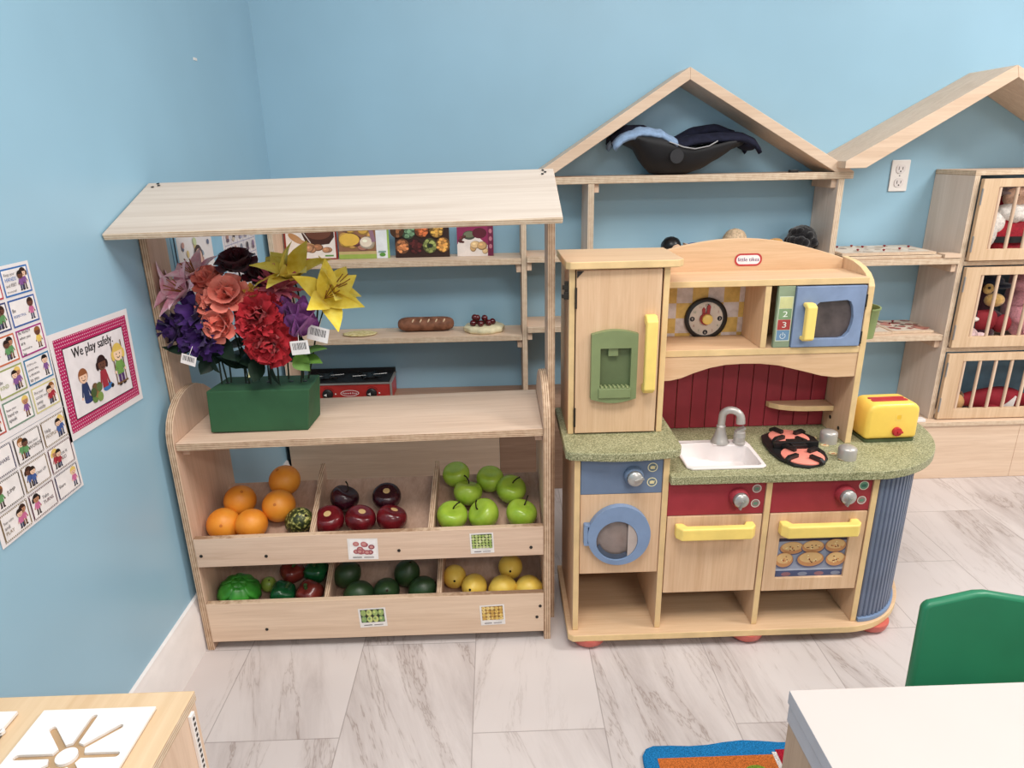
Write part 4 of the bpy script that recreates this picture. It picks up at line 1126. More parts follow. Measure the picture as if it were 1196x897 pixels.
pad(1.47, 1.70, -.045, lambda x: interp(x, [(1.47, 1.290), (1.56, 1.330), (1.63, 1.338), (1.70, 1.315)]), .003, .03, NV, 'raised back edge of the navy cover')
MB().ell((1.735, -.09, 1.276), (.036, .068, .020), Matrix.Rotation(.35, 4, 'Y'), 20, 12).build('cover_end', NV, t, 'padded navy end', smooth=180)
MB().tube([(1.44, -.170, 1.288), (1.49, -.1725, 1.270), (1.53, -.174, 1.263), (1.58, -.172, 1.272), (1.61, -.168, 1.288)], .0022, 6).build('strap', plain('grey_strap', (176, 176, 180), .6), t, 'thin grey strap', smooth=60)
t = thing('small_black_block', 'tiny black block at the right end of the gable shelf', 'block', (1.90, -.12, 1.177))
MB().box(1.885, 1.915, -.15, -.13, 1.1768, 1.186).build('block', BLACK, t, bevel=.001)

def doll(label, hx, hy, hz, r, skinm, hairm, outfit, d=-1, hair='cap'):
    t = thing('doll', label, 'doll', (hx, hy, .8735), 'dolls lying on the house shelf')
    b = .8735
    J = [((hx + d * r * 2.1, hy, b + .030), (.030, .026)), ((hx + d * r * 1.3, hy, b + .030), (.024, .022)), ((hx + d * r * .9, hy, b + .032), .014), ((hx, hy, hz), (r, r)),
         ((hx + d * (r * 2.1 + .05), hy, b + .028), (.028, .024)), ((hx + d * (r * 2.1 + .09), hy - .018, b + .018), .014), ((hx + d * (r * 2.1 + .09), hy + .018, b + .018), .014),
         ((hx + d * (r * 2.1 + .03), hy - .045, b + .016), .011), ((hx + d * (r * 2.1 + .03), hy + .045, b + .016), .011)]
    skin_body('body', J, [(0, 1), (1, 2), (2, 3), (0, 4), (4, 5), (4, 6), (1, 7), (1, 8)], skinm, t)
    MB().ell((hx + d * (r * 2.1 + .01), hy, b + .031), (.050, .033, .029), None, 20, 12).build('outfit', outfit, t, 'small outfit', smooth=180)
    m = MB()
    m.ell((hx - d * r * .15, hy + r * .1, hz + r * .18), (r * 1.06, r * 1.06, r * 1.02), None, 24, 16, lambda q: 1 + .03 * sin(14 * q.x + 9 * q.y))
    m.build('hair', hairm, t, 'doll hair', smooth=180)
    if hair == 'back':
        m = MB()
        for i in range(26):
            a, b_ = random.uniform(0, 6.28), random.uniform(-.3, .9); q = sqrt(max(0, 1 - b_ * b_))
            m.ell((hx + cos(a) * q * r * .95, hy + sin(a) * q * r * .95, hz + b_ * r * .95), r * .32, None, 10, 8)
        m.build('curl', hairm, t, 'springy curls', smooth=180); return
    m = MB(); m.ell((hx + .15 * r, hy - r * .72, hz - r * .1), (r * .62, r * .42, r * .62), None, 18, 12); m.build('face', skinm, t, 'face', smooth=180)
    eyes(t, [(hx - r * .1, hy - r * 1.12, hz), (hx + r * .4, hy - r * 1.12, hz)], r * .08)
    MB().ell((hx + .15 * r, hy - r * 1.14, hz - r * .22), (r * .09, r * .08, r * .07)).build('nose', skinm, t, smooth=180)
PEACH = plain('peach_vinyl', (222, 176, 140), .5, .3); BROWNV = plain('brown_vinyl', (92, 58, 44), .5, .3)
HBL = plain('glossy_black_hair', (20, 18, 20), .35, .4, .2, 60); HBO = plain('blond_hair', (206, 176, 140), .6, .3, .18, 90); HTA = plain('amber_hair', (196, 138, 66), .6, .3, .12, 60); HAF = fluff('black_curly_hair', (26, 24, 28), .9)
doll('doll with smooth black hair peeking over the fridge top', 1.490, -.105, .914, .035, PEACH, HBL, plain('blue_outfit', (70, 100, 160), .8), 1)
doll('doll with blond hair peeking over the kitchen arch', 1.745, -.062, .925, .042, PEACH, HBO, plain('rose_outfit', (206, 120, 140), .8), 1)
t = thing('small_bear', 'small amber plush bear between the blond doll and the black-haired doll', 'plush toy', (1.862, -.12, .8735))
skin_body('body', [((1.862, -.138, .896), .02), ((1.862, -.138, .92), (.032, .03)), ((1.845, -.162, .889), .011), ((1.88, -.162, .889), .011), ((1.838, -.142, .942), .009), ((1.886, -.142, .942), .009)], [(0, 1), (0, 2), (0, 3), (1, 4), (1, 5)], fluff('amber_plush', (200, 142, 70)), t)
eyes(t, [(1.852, -.167, .925), (1.872, -.167, .925)], .003)
doll('doll with big curly black hair at the right end of the house shelf', 1.975, -.105, .927, .050, BROWNV, HAF, plain('yellow_outfit', (220, 180, 70), .8), -.25, 'back')

# ------------------------------------------------------------------ play kitchen
K = thing('play_kitchen', 'wooden play kitchen with fridge, sink, stove, oven and washer in red, blue, green and yellow', 'play kitchen', (1.5, -1.0, 0))
COUNTER = speckle('green_speckled_laminate', (146, 146, 104), (190, 186, 146), (104, 104, 70))
DRED = plain('dark_red_panel', (166, 46, 58), .45, .35, .04, 20); CBLUE = plain('slate_blue_plastic', (116, 142, 180), .42, .4, .04, 14); PANBLUE = plain('slate_blue_panel', (104, 124, 154), .5, .35, .04, 14)
GPLAS = plain('sage_green_plastic', (124, 140, 90), .45, .4, .04, 14); GPLASD = plain('dark_sage_plastic', (94, 110, 70), .5, .35, .05)
COPPER = plain('terracotta_foot', (206, 92, 80), .45, .4, .05)
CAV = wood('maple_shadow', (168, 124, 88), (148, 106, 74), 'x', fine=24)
BX0, BY0, BY1 = .993, -1.172, -.847
def arc_end(cx, cy, a, b, n=16):
    return [(cx + a * cos(t), cy - b * sin(t)) for t in [pi / 2 * (1 - i / n) for i in range(n + 1)]]
base = [(BX0, BY1), (BX0, BY0 + .012), (BX0 + .012, BY0)] + arc_end(1.735, BY1, .262, .325)
MB().prism(base, 'z', .0305, .050).build('base_board', MAPLE_X, K, 'rounded base board', bevel=.002, edge=((0, 0, 1), BANDING))
for x, y in ((1.052, -1.125), (1.482, -1.125), (1.835, -1.105), (1.052, -.90), (1.482, -.90), (1.85, -.90)):
    MB().lathe([(0, .0), (.034, .0), (.045, .010), (.049, .024), (.049, .030), (0, .030)], (x, y, .0003), 28).build('foot', COPPER, K, 'round terracotta foot', smooth=40)
def panel(x0, x1, y0, y1, z0, z1, name='side_panel', lab=None):
    return MB().box(x0, x1, y0, y1, z0, z1).build(name, MAPLE, K, lab, bevel=.0015, edge=((1, 0, 0), BANDING))
FY = -1.150
panel(1.006, 1.021, FY, -.857, .0505, .5545); panel(1.2255, 1.2405, FY, -.857, .0505, .5545)
panel(1.4865, 1.5015, FY, -.857, .0505, .4825); panel(1.756, 1.771, FY, -.857, .0505, .4825)
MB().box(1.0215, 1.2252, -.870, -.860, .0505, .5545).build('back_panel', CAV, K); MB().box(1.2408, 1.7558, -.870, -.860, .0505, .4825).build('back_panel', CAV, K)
# counters
tc_ = [(.984, -.857), (.984, -1.150), (.993, -1.162)] + [(1.0 + .25 * i / 8, -1.164 - .014 * sin(pi * i / 8)) for i in range(9)] + [(1.262, -1.155), (1.269, -1.138), (1.269, -.857)]
MB().prism(tc_, 'z', .555, .577).build('tower_counter', COUNTER, K, 'higher green counter under the fridge', bevel=.0025)
mc = [(1.2412, -.847), (1.2412, -1.166)] + arc_end(1.745, -.847, .285, .322)
SINK_HOLE = [(1.306, -1.122), (1.475, -1.122), (1.480, -1.115), (1.482, -1.015), (1.474, -1.006), (1.415, -1.006), (1.400, -1.000), (1.385, -.984), (1.305, -.984), (1.297, -.992), (1.295, -1.112)]
m = MB(); add_plate(m, mc, [SINK_HOLE], .483, .505, 'z'); m.build('main_counter', COUNTER, K, 'long green counter with rounded right end', bevel=.0025)
# blue fluted end
n = 88; a_, b_ = .196, .292; cx, cy = 1.7725, -.857
ring = []
for i in range(n + 1):
    t_ = pi / 2 * (1 - i / n); k = 1 - (.014 if i % 4 == 0 else 0)
    ring.append((cx + a_ * cos(t_) * k + .002, cy - b_ * sin(t_) * k))
ring += [(cx + .002, cy)]
MB().prism(ring, 'z', .062, .4825).build('curved_end', plain('grey_blue_plastic', (98, 110, 136), .42, .4, .04, 14), K, 'blue fluted curved end panel', smooth=35)
MB().prism([(cx, cy)] + [(cx + .001 + (a_ + .006) * cos(pi / 2 * (1 - i / 24)), cy - (b_ + .006) * sin(pi / 2 * (1 - i / 24))) for i in range(25)], 'z', .0503, .0618).build('end_trim', CBLUE, K, 'blue bottom trim', bevel=.001)
# fridge tower
for xa in (.9995, 1.2255):
    MB().box(xa, xa + .0145, -1.052, -.857, .5775, .9995).build('side_panel', MAPLE, K, bevel=.0015, edge=((1, 0, 0), BANDING))
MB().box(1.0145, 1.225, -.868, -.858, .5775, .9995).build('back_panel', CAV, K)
MB().prism([(.988, -.850), (.990, -1.062), (1.000, -1.072), (1.255, -1.068), (1.270, -1.052), (1.270, -.852)], 'z', 1.000, 1.018).build('top_board', MAPLE_X, K, 'fridge top board', bevel=.0022, edge=((0, 0, 1), BANDING))
fd = MB().box(1.0165, 1.2205, -1.056, -1.041, .581, .9965).build('fridge_door', MAPLE, K, bevel=.0015)
MB().box(1.0148, 1.2252, -1.0395, -1.036, .578, .999).build('gap_shade', BLACK, K, 'black sheet standing for the shade in the gap behind the fridge door')  # black sheet added so the gap round the door reads as deep shade
m = MB(); m.box(.984, .9992, -1.050, -1.040, .950, .959); m.box(.990, .9992, -1.048, -1.036, .942, .968); m.box(.988, .9992, -1.052, -1.042, .926, .944); m.box(.982, .9992, -1.054, -1.044, .930, .938)
m.build('hinge', DARKMETAL, K, 'dark hinge bracket', bevel=.0005)
m = MB(); m.prism([(1.0175, .9945), (1.034, .9945), (1.0175, .978)], 'y', -1.0585, -1.0562); m.build('corner_chip', SCREW, fd, 'dark chipped corner')
m = MB(); m.tube([(1.0155, -1.0575, .905), (1.0155, -1.0575, .955)], .0028, 8); m.tube([(1.0155, -1.0575, .60), (1.0155, -1.0575, .65)], .0028, 8); m.build('hinge', DARKMETAL, fd, 'slim hinge', smooth=60)
# ice dispenser
m = MB()
o_ = [(1.053, .678)] + [(1.053 + .113 * i / 12, .678 - .011 * sin(pi * i / 12)) for i in range(1, 12)] + [(1.166, .678)] + [(1.166 - .113 * i / 14, .843 + .010 * sin(pi * i / 14)) for i in range(0, 15)]
add_plate(m, o_, [rect(1.075, 1.150, .708, .808)], -1.073, -1.0562)
ds = m.build('ice_dispenser', GPLAS, fd, 'green ice dispenser', bevel=.003)
MB().box(1.074, 1.151, -1.0580, -1.0564, .700, .809).build('recess', GPLASD, ds, 'darker recess')
MB().box(1.095, 1.119, -1.068, -1.0582, .787, .8075).build('spout', GPLAS, ds, 'small spout', bevel=.001)
m = MB(); m.prism([(-1.077, .681), (-1.077, .706), (-1.0582, .7075), (-1.0582, .681)], 'x', 1.072, 1.152)
m.build('drip_tray', GPLAS, ds, 'drip tray', bevel=.0015)
m = MB()
for i in range(7):
    x = 1.078 + i * .0105
    m.prism([(x, -1.0765), (x + .0045, -1.0765), (x - .0015 + .0045, -1.059), (x - .0015, -1.059)], 'z', .7068, .7115)
m.build('grille', plain('pale_sage_plastic', (150, 160, 106), .45), ds, 'ribbed grille', bevel=.0005)
def bar_handle(p0, p1, depth, w, parent, lab, vertical=False, ydoor=-1.056):
    L = p1 - p0
    prof = [(0, 0), (0, -depth * .55), (L * .06, -depth), (L * .94, -depth), (L, -depth * .55), (L, 0), (L * .90, 0), (L * .86, -depth * .42), (L * .14, -depth * .42), (L * .10, 0)]
    return prof
# fridge handle (vertical)
pr = bar_handle(.692, .888, .034, .030, fd, '')
m = MB(); m.prism([(ydoor_, z_) for z_, ydoor_ in [(.692 + a, -1.0565 + b) for a, b in pr]], 'x', 1.181, 1.209)
m.build('handle', YELLOW, fd, 'yellow handle', bevel=.004, bseg=3)
# washer bay
wp = MB().box(1.0225, 1.2245, -1.146, -1.134, .2235, .4525).build('washer_front', MAPLE, K, 'washer front panel', bevel=.001)
m = MB(); add_plate(m, circ(1.1195, .3425, .0795, .0845, 48), [circ(1.1145, .3285, .0525, .0555, 40)], -1.163, -1.1465)
wd = m.build('washer_door', CBLUE, wp, 'round blue washer door', bevel=.006, bseg=3)
m = MB(); add_plate(m, rrect(1.0305, 1.0475, .317, .376, .004), [rect(1.0405, 1.0435, .323, .370)], -1.162, -1.1465); m.build('latch', CBLUE, wd, 'blue latch tab', bevel=.0015)
GREYB = plain('grey_brown_window', (134, 118, 112), .3, .5, .08, 30)
m = MB(); m.lathe([(0, .001), (.0525, .001), (.0525, .003), (.040, .008), (0, .010)], (0, 0, 0), 40, (0, -1, 0), Matrix.Translation((1.1145, -1.1465, .3285)) @ Matrix.Diagonal((1, 1, 1.055, 1)))
m.build('window', GREYB, wd, 'grey-brown domed window', smooth=30)
seg = [(1.1145 + .0520 * cos(t_), .3285 + .055 * sin(t_)) for t_ in [radians(-58 + 116 * i / 20) for i in range(21)]]
MB().prism(seg, 'y', -1.1605, -1.1585).build('window_insert', plain('clear_grey_window', (176, 164, 158), .2, .5, .05), wd, 'paler window segment', bevel=.0004)
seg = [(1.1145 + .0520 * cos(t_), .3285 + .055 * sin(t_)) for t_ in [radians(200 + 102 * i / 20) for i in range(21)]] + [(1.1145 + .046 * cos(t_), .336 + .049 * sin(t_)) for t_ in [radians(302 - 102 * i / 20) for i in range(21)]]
MB().prism(seg, 'y', -1.1585, -1.1568).build('window_crescent', plain('dark_steel_window', (70, 84, 104), .3), wd, 'dark lower crescent of the window')  # darker crescent along the lower left of the washer window
# control panels
def knob(x, z, y, parent, a):
    k = MB().lathe([(0, 0), (.0245, 0), (.0235, .012), (.020, .018), (.0195, .018), (.0195, .014), (0, .014)], (x, y, z), 32, (0, -1, 0)).build('knob', DRED if parent is not cp0 else PANBLUE, parent, 'round knob', smooth=40)
    c = MB(); c.lathe([(0, 0), (.0185, 0), (.0185, .012), (.014, .017), (0, .019)], (x, y - .0142, z), 32, (0, -1, 0))
    M = Matrix.Translation((x, y - .030, z)) @ Matrix.Rotation(a, 4, 'Y')
    c.box(-.0022, .0022, -.006, .004, -.003, .020, M)
    c.build('cap', SILVER, k, 'silver pointer cap', smooth=40)
def sticker(F, x, z, r, rim, fill, mark):
    F.ell(x, z, r, r, rim, n=28); F.ell(x, z, r * .82, r * .82, fill, n=28); F.ell(x, z, r * .5, r * .32, mark); F.line((x - r * .45, z - r * .3), (x + r * .45, z - r * .3), r * .12, mark); F.line((x + r * .3, z + r * .1), (x + r * .6, z + r * .3), r * .12, mark)
cp0 = MB().box(1.0225, 1.2245, -1.146, -1.134, .4535, .5535).build('control_panel', PANBLUE, K, 'blue washer control panel', bevel=.001)
knob(1.152, .505, -1.1465, cp0, 1.3)
F = Flat((0, -1.1462, 0), (1, 0, 0), (0, 0, 1), .0004)
for z in (.524, .484): sticker(F, 1.199, z, .0125, (226, 216, 170), (96, 116, 128), (222, 206, 150))
F.build('stickers', cp0, 'two round cream stickers')
cp1 = MB().box(1.2415, 1.4855, -1.146, -1.134, .3865, .4815).build('control_panel', DRED, K, 'dark red control panel on the left', bevel=.001)
cp2 = MB().box(1.5025, 1.7550, -1.146, -1.134, .3865, .4815).build('control_panel', DRED, K, 'dark red control panel on the right', bevel=.001)
knob(1.418, .437, -1.1465, cp1, 3.4); knob(1.686, .437, -1.1465, cp2, 3.5)
F = Flat((0, -1.1462, 0), (1, 0, 0), (0, 0, 1), .0004)
for z in (.457, .416): sticker(F, 1.4635, z, .0115, (216, 206, 196), (150, 120, 116), (96, 140, 116))
F.build('stickers', cp1, 'two round pale stickers')
F = Flat((0, -1.1462, 0), (1, 0, 0), (0, 0, 1), .0004)
sticker(F, 1.7335, .457, .0125, (222, 206, 190), (96, 150, 120), (60, 110, 96)); sticker(F, 1.7335, .416, .0115, (216, 206, 196), (150, 120, 116), (96, 140, 116))
F.build('stickers', cp2, 'two round pale stickers')
# doors
def hbar(x0, x1, z, w, ydoor, depth, parent):
    pr = bar_handle(0, x1 - x0, depth, w, parent, '')
    m = MB(); m.prism([(x0 + a, ydoor + b) for a, b in pr], 'z', z - w / 2, z + w / 2)
    return m.build('handle', YELLOW, parent, 'yellow bar handle', bevel=.004, bseg=3)
d1 = MB().box(1.2430, 1.4840, -1.148, -1.134, .158, .3848).build('cabinet_door', MAPLE, K, 'plain drop-down cabinet door', bevel=.0015)
hbar(1.262, 1.462, .350, .034, -1.1485, .034, d1)
m = MB(); add_plate(m, rect(1.5040, 1.7535, .154, .3848), [rect(1.536, 1.716, .192, .312)], -1.148, -1.134)
d2 = m.build('oven_door', MAPLE, K, 'oven door with a picture window', bevel=.0012)
hbar(1.528, 1.730, .349, .034, -1.1485, .036, d2)
F = Flat((1.535, -1.1405, .191), (1, 0, 0), (0, 0, 1), .0004, .00005)
W, H = .182, .122; rnd = random.Random(12)
F.rect(0, W, 0, H, (150, 158, 184)); F.rect(0, W, H * .88, H, (70, 58, 84)); F.rect(0, W, 0, H * .16, (74, 84, 124)); F.rect(0, W, H * .16, H * .2, (176, 184, 206))
for i in range(4): F.ell(W * (.18 + .24 * i), H * .07, W * .07, H * .05, [(150, 100, 110), (130, 136, 160)][i % 2])
for cx, cz, rx, rz in ((.22, .72, .17, .15), (.52, .74, .16, .15), (.84, .76, .15, .16), (.12, .44, .13, .18), (.5, .45, .19, .18), (.86, .44, .15, .17)):
    F.ell(cx * W, cz * H - H * .02, min(rx * W * 1.06, (1 - cx) * W), rz * H * 1.06, (96, 96, 128), n=26); 
    rx_ = min(rx * W, (1 - cx) * W); F.ell(cx * W, cz * H, rx_, min(rz * H, (1 - cz) * H), (206, 140, 84), n=26); F.ell(cx * W, cz * H + H * .035, rx_ * .86, min(rz * H * .7, (1 - cz) * H * .7), (226, 180, 116), n=22)
    for j in range(11):
        a = rnd.uniform(0, 6.28); q = rnd.uniform(.1, .75); F.ell(cx * W + cos(a) * q * rx_ * .8, cz * H + sin(a) * q * rz * H * .8, W * .012, H * .014, rnd.choice([(150, 70, 40), (96, 50, 34), (214, 120, 60), (244, 220, 160)]), n=8)
F.build('oven_picture', d2, 'picture of muffins in a tin')
MB().box(1.53, 1.72, -1.1404, -1.1345, .187, .317).build('picture_backing', WHITE, d2)
for x in (1.755, 1.486):
    for z in (.10,):
        MB().lathe([(0, 0), (.005, 0), (.005, .0006), (0, .0006)], (x - .0002, -1.06, z), 12, (-1, 0, 0)).build('peg_hole', SCREW, K, 'dark peg hole')
# hutch
side = [(-.848, .5055), (-.998, .5055), (-.998, .930), (-.990, .944), (-.972, .959), (-.945, .971), (-.905, .980), (-.848, .984)]
MB().prism(side, 'x', 1.752, 1.768).build('hutch_side', MAPLE, K, 'right side of the hutch with a curved top', bevel=.0015, edge=((1, 0, 0), BANDING))
arch = [(1.2408, .5055), (1.7515, .5055), (1.7515, .980)] + [(1.7515 - .5107 * i / 24, .980 + .052 * sin(pi * (i / 24) * .92 + .02) + .010 * (i / 24)) for i in range(1, 25)]
hb = MB().prism(arch, 'y', -.858, -.846).build('hutch_back', MAPLE_X, K, 'arched back board', bevel=.0015)
MB().box(1.2412, 1.7516, -.998, -.8585, .937, .953).build('hutch_shelf', MAPLE_X, K, 'top shelf', bevel=.0015, edge=((0, 0, 1), BANDING))
MB().box(1.2412, 1.7516, -.998, -.8585, .759, .777).build('hutch_shelf', MAPLE_X, K, 'middle shelf', bevel=.0015, edge=((0, 0, 1), BANDING))
MB().box(1.495, 1.510, -.996, -.8585, .7775, .9365).build('hutch_divider', MAPLE, K, bevel=.001, edge=((1, 0, 0), BANDING))
val = [(1.2412, .7585), (1.7516, .7585), (1.7516, .694), (1.70, .693), (1.664, .698), (1.617, .711), (1.548, .729), (1.50, .735), (1.455, .736), (1.41, .734), (1.371, .727), (1.33, .714), (1.298, .701), (1.27, .695), (1.2412, .694)]
MB().prism(val, 'y', -.996, -.984).build('valance', MAPLE_X, K, 'arched valance', bevel=.0012)
bd = MB()
for i in range(12):
    xa = 1.2412 + i * .0425; bd.box(xa + .0008, xa + .0417, -.8656, -.8588, .5058, .7585)
bd.build('beadboard', DRED, K, 'dark red tongue-and-groove back', bevel=.0022)
# gingham tiles behind the clock
s = NT('yellow_check_tiles').setup(.5, .3)
v = s.coords((1 / .0425, 1 / .0425, 1 / .0415), (.16, .5, .06)); ck = s.n.new('ShaderNodeTexChecker'); ck.inputs['Scale'].default_value = 1
ck.inputs['Color1'].default_value = rgb((228, 190, 96)); ck.inputs['Color2'].default_value = rgb((222, 212, 210)); s.link(v, ck.inputs['Vector'])
nz = s.noise(s.coords(), 60, 3); mx = s.n.new('ShaderNodeMix'); mx.data_type = 'RGBA'; mx.blend_type = 'MULTIPLY'; mx.inputs['Factor'].default_value = .5
s.link(ck.outputs[0], mx.inputs['A']); s.link(s.ramp(nz, [(.35, (214, 206, 196)), (.6, (255, 255, 255))]), mx.inputs['B']); s.link(mx.outputs['Result'], s.b.inputs['Base Color'])
MB().box(1.2416, 1.4945, -.8612, -.8588, .7775, .9365).build('check_panel', s.m, K, 'yellow and white check panel')
ck_ = MB().lathe([(0, 0), (.0575, 0), (.0575, .008), (.0535, .011), (.0475, .011), (.0465, .005), (0, .005)], (1.392, -.8614, .826), 48, (0, -1, 0)).build('clock', BLACK, K, 'round clock with black rim', smooth=40)
F = Flat((1.392, -.8666, .826), (1, 0, 0), (0, 0, 1), .0003, .00006)
F.ell(0, 0, .0462, .0462, (216, 204, 190), n=40)
cols = [(150, 130, 120), (120, 150, 110), (176, 110, 96)]
for h in range(1, 13):
    a = pi / 2 - h * pi / 6; x, z = .0375 * cos(a), .0375 * sin(a)
    if h in (3, 6, 9):
        F.ell(x, z, .0068, .0068, (36, 34, 44)); F.text(str(h), x, z - .0035, .0095, (222, 212, 200), 'c')
    else: F.text(str(h), x, z - .0032, .009, cols[h % 3], 'c')
F.text('12', 0, .0345, .010, (40, 36, 40), 'c')
F.build('dial', ck_, 'cream dial with numbers')
m = MB(); m.prism([(-.0075, .008), (-.0085, .027), (-.004, .033), (.0005, .027), (.0, .008)], 'y', -.0015, 0, Matrix.Translation((1.390, -.8685, .826)) @ Matrix.Rotation(-.08, 4, 'Y'))
m.prism([(-.004, .008), (-.005, .034), (.0, .041), (.005, .034), (.004, .008)], 'y', -.0015, 0, Matrix.Translation((1.395, -.8702, .826)) @ Matrix.Rotation(.06, 4, 'Y'))
m.lathe([(0, 0), (.0165, 0), (.0165, .004), (0, .004)], (1.391, -.8685, .826), 28, (0, -1, 0)); m.build('hands', plain('clock_red', (176, 52, 52), .4), ck_, 'red hands', smooth=30)
MB().lathe([(0, 0), (.0140, 0), (.0135, .006), (.011, .008), (0, .008)], (1.3935, -.8728, .826), 28, (0, -1, 0)).build('center_cap', YELLOW, ck_, 'yellow centre cap', smooth=40)
# logo badge
F = Flat((1.4955, -.8583, .9815), (1, 0, 0), (0, 0, 1), .0006, .00006)
F.poly(rrect(-.0365, .0365, -.0165, .0165, .0155, 8), (196, 52, 56)); F.poly(rrect(-.0315, .0315, -.0118, .0118, .0112, 8), (240, 224, 228))
F.text('little tikes', 0, -.0042, .0145, (40, 44, 110), 'c', 1.0); F.text('little tikes', .0005, -.0042, .0145, (40, 44, 110), 'c', 1.0)
F.build('badge', hb, 'red and white oval badge')
# microwave
mw = MB().box(1.5275, 1.5690, -.998, -.986, .778, .9355).build('microwave_panel', plain('sage_green_panel', (138, 156, 124), .45), K, 'green microwave button panel', bevel=.001)
F = Flat((1.5275, -.9982, .778), (1, 0, 0), (0, 0, 1), .0004, .00006)
F.rect(.0035, .0390, .017, .132, (214, 222, 196))
for i, (c, tx) in enumerate([((104, 146, 186), ''), ((186, 62, 60), '3'), ((124, 156, 110), '2'), ((206, 206, 140), '')]):
    z0 = .019 + i * .0275; F.rect(.005, .0375, z0, z0 + (.0265 if i < 3 else .029), c)
    if tx: F.text(tx, .0215, z0 + .006, .021, (232, 236, 226), 'c', 1.35)
    if i == 0:
        F.arc(.0212, z0 + .0115, .0068, pi * .68, pi * 2.32, .0014, (226, 236, 240), 14); F.line((.0212, z0 + .012), (.0212, z0 + .021), .0014, (226, 236, 240))
F.build('buttons', mw, 'coloured buttons 2, 3 and power')
m = MB()
wo = [(1.628, .800)] + [(1.692, .800), (1.703, .803), (1.714, .815), (1.720, .835), (1.721, .855), (1.717, .878), (1.710, .893), (1.700, .898), (1.632, .894), (1.625, .888), (1.622, .84), (1.621, .806)]
add_plate(m, rect(1.571, 1.746, .779, .934), [wo], -1.004, -.988)
md = m.build('microwave_door', plain('periwinkle_plastic', (122, 144, 182), .42), K, 'blue microwave door', bevel=.0015)
MB().box(1.60, 1.735, -.9925, -.9885, .79, .91).build('window', plain('smoky_window', (74, 64, 64), .22, .6, .25, 22), md, 'smoky dark window')
pr = bar_handle(.800, .896, .032, .03, md, '')
m = MB(); m.prism([(-1.0045 + b, .800 + a) for a, b in pr], 'x', 1.588, 1.613); m.build('handle', YELLOW, md, 'yellow handle', bevel=.004, bseg=3)
m = MB()
for z in (.80, .895): m.tube([(1.7492, -1.001, z - .016), (1.7492, -1.001, z + .016)], .0026, 8)
m.build('hinge', DARKMETAL, md, 'dark hinges', smooth=60)
# little corner shelf
cs = [(1.7516, -.8658), (1.582, -.8658), (1.586, -.880), (1.605, -.898), (1.635, -.911), (1.67, -.917), (1.7516, -.918)]
MB().prism(cs, 'z', .568, .583).build('corner_shelf', MAPLE_X, K, 'small rounded shelf', bevel=.0015, edge=((0, 0, 1), BANDING))
for y, z in ((-.905, .545), (-.955, .532)): MB().lathe([(0, 0), (.0055, 0), (.0055, .0006), (0, .0006)], (1.7519, y, z), 14, (-1, 0, 0)).build('peg_hole', SCREW, K, 'dark peg hole')
# sink
SINKM = plain('white_sink_plastic', (232, 222, 220), .28, .5, .015)
so = [(1.290, -1.122), (1.302, -1.134), (1.478, -1.134), (1.490, -1.126), (1.494, -1.0), (1.490, -.968), (1.482, -.963), (1.302, -.963), (1.293, -.968), (1.288, -.985)]
m = MB(); add_plate(m, so, [SINK_HOLE], .5052, .5115, 'z')
sk = m.build('sink', SINKM, K, 'white sink', bevel=.0022)
cxs = sum(p[0] for p in SINK_HOLE) / len(SINK_HOLE); cys = sum(p[1] for p in SINK_HOLE) / len(SINK_HOLE)
def shr(k, z): return [V((cxs + (p[0] - cxs) * k, cys + (p[1] - cys) * k, z)) for p in SINK_HOLE]
MB().ringwall([shr(1.0, .5105), shr(.985, .500), shr(.95, .472), shr(.90, .466)], False, True).build('basin', SINKM, sk, 'sink basin', smooth=50)
SILV = plain('silver_grey_plastic', (178, 172, 166), .35, .55, .03, metal=.35)
fx, fy = 1.418, -.983
fa = MB().lathe([(0, 0), (.0245, 0), (.0245, .003), (.020, .010), (.013, .034), (.0115, .046), (.0125, .048), (.010, .052), (0, .052)], (fx, fy, .5118), 28).build('faucet', SILV, K, 'silver faucet', smooth=40)
pts = [(fx, fy, .562), (fx + .001, fy, .588)] + [(fx + .022 - .021 * cos(t_), fy - .010 * (1 - cos(t_)), .588 + .020 * sin(t_)) for t_ in [pi * i / 10 for i in range(1, 11)]] + [(fx + .044, fy - .021, .574)]
MB().tube(pts, [.0098] * (len(pts) - 3) + [.0105, .0115, .0118], 16).build('spout', SILV, fa, 'curved spout', smooth=60)
m = MB().lathe([(0, 0), (.0165, 0), (.0165, .006), (.0150, .007), (.0150, .020), (.0158, .022), (.0150, .024), (.0145, .034), (.012, .036), (0, .036)], (1.466, -.993, .5118), 26)
m.box(-.005, .019, -.007, .007, 0, .007, Matrix.Translation((1.463, -.993, .546)) @ Matrix.Rotation(-.45, 4, 'Y'))
m.build('tap', SILV, K, 'silver tap handle', smooth=40)
MB().box(1.395, 1.482, -1.003, -.969, .5116, .5135).build('faucet_base', SINKM, sk, bevel=.001)
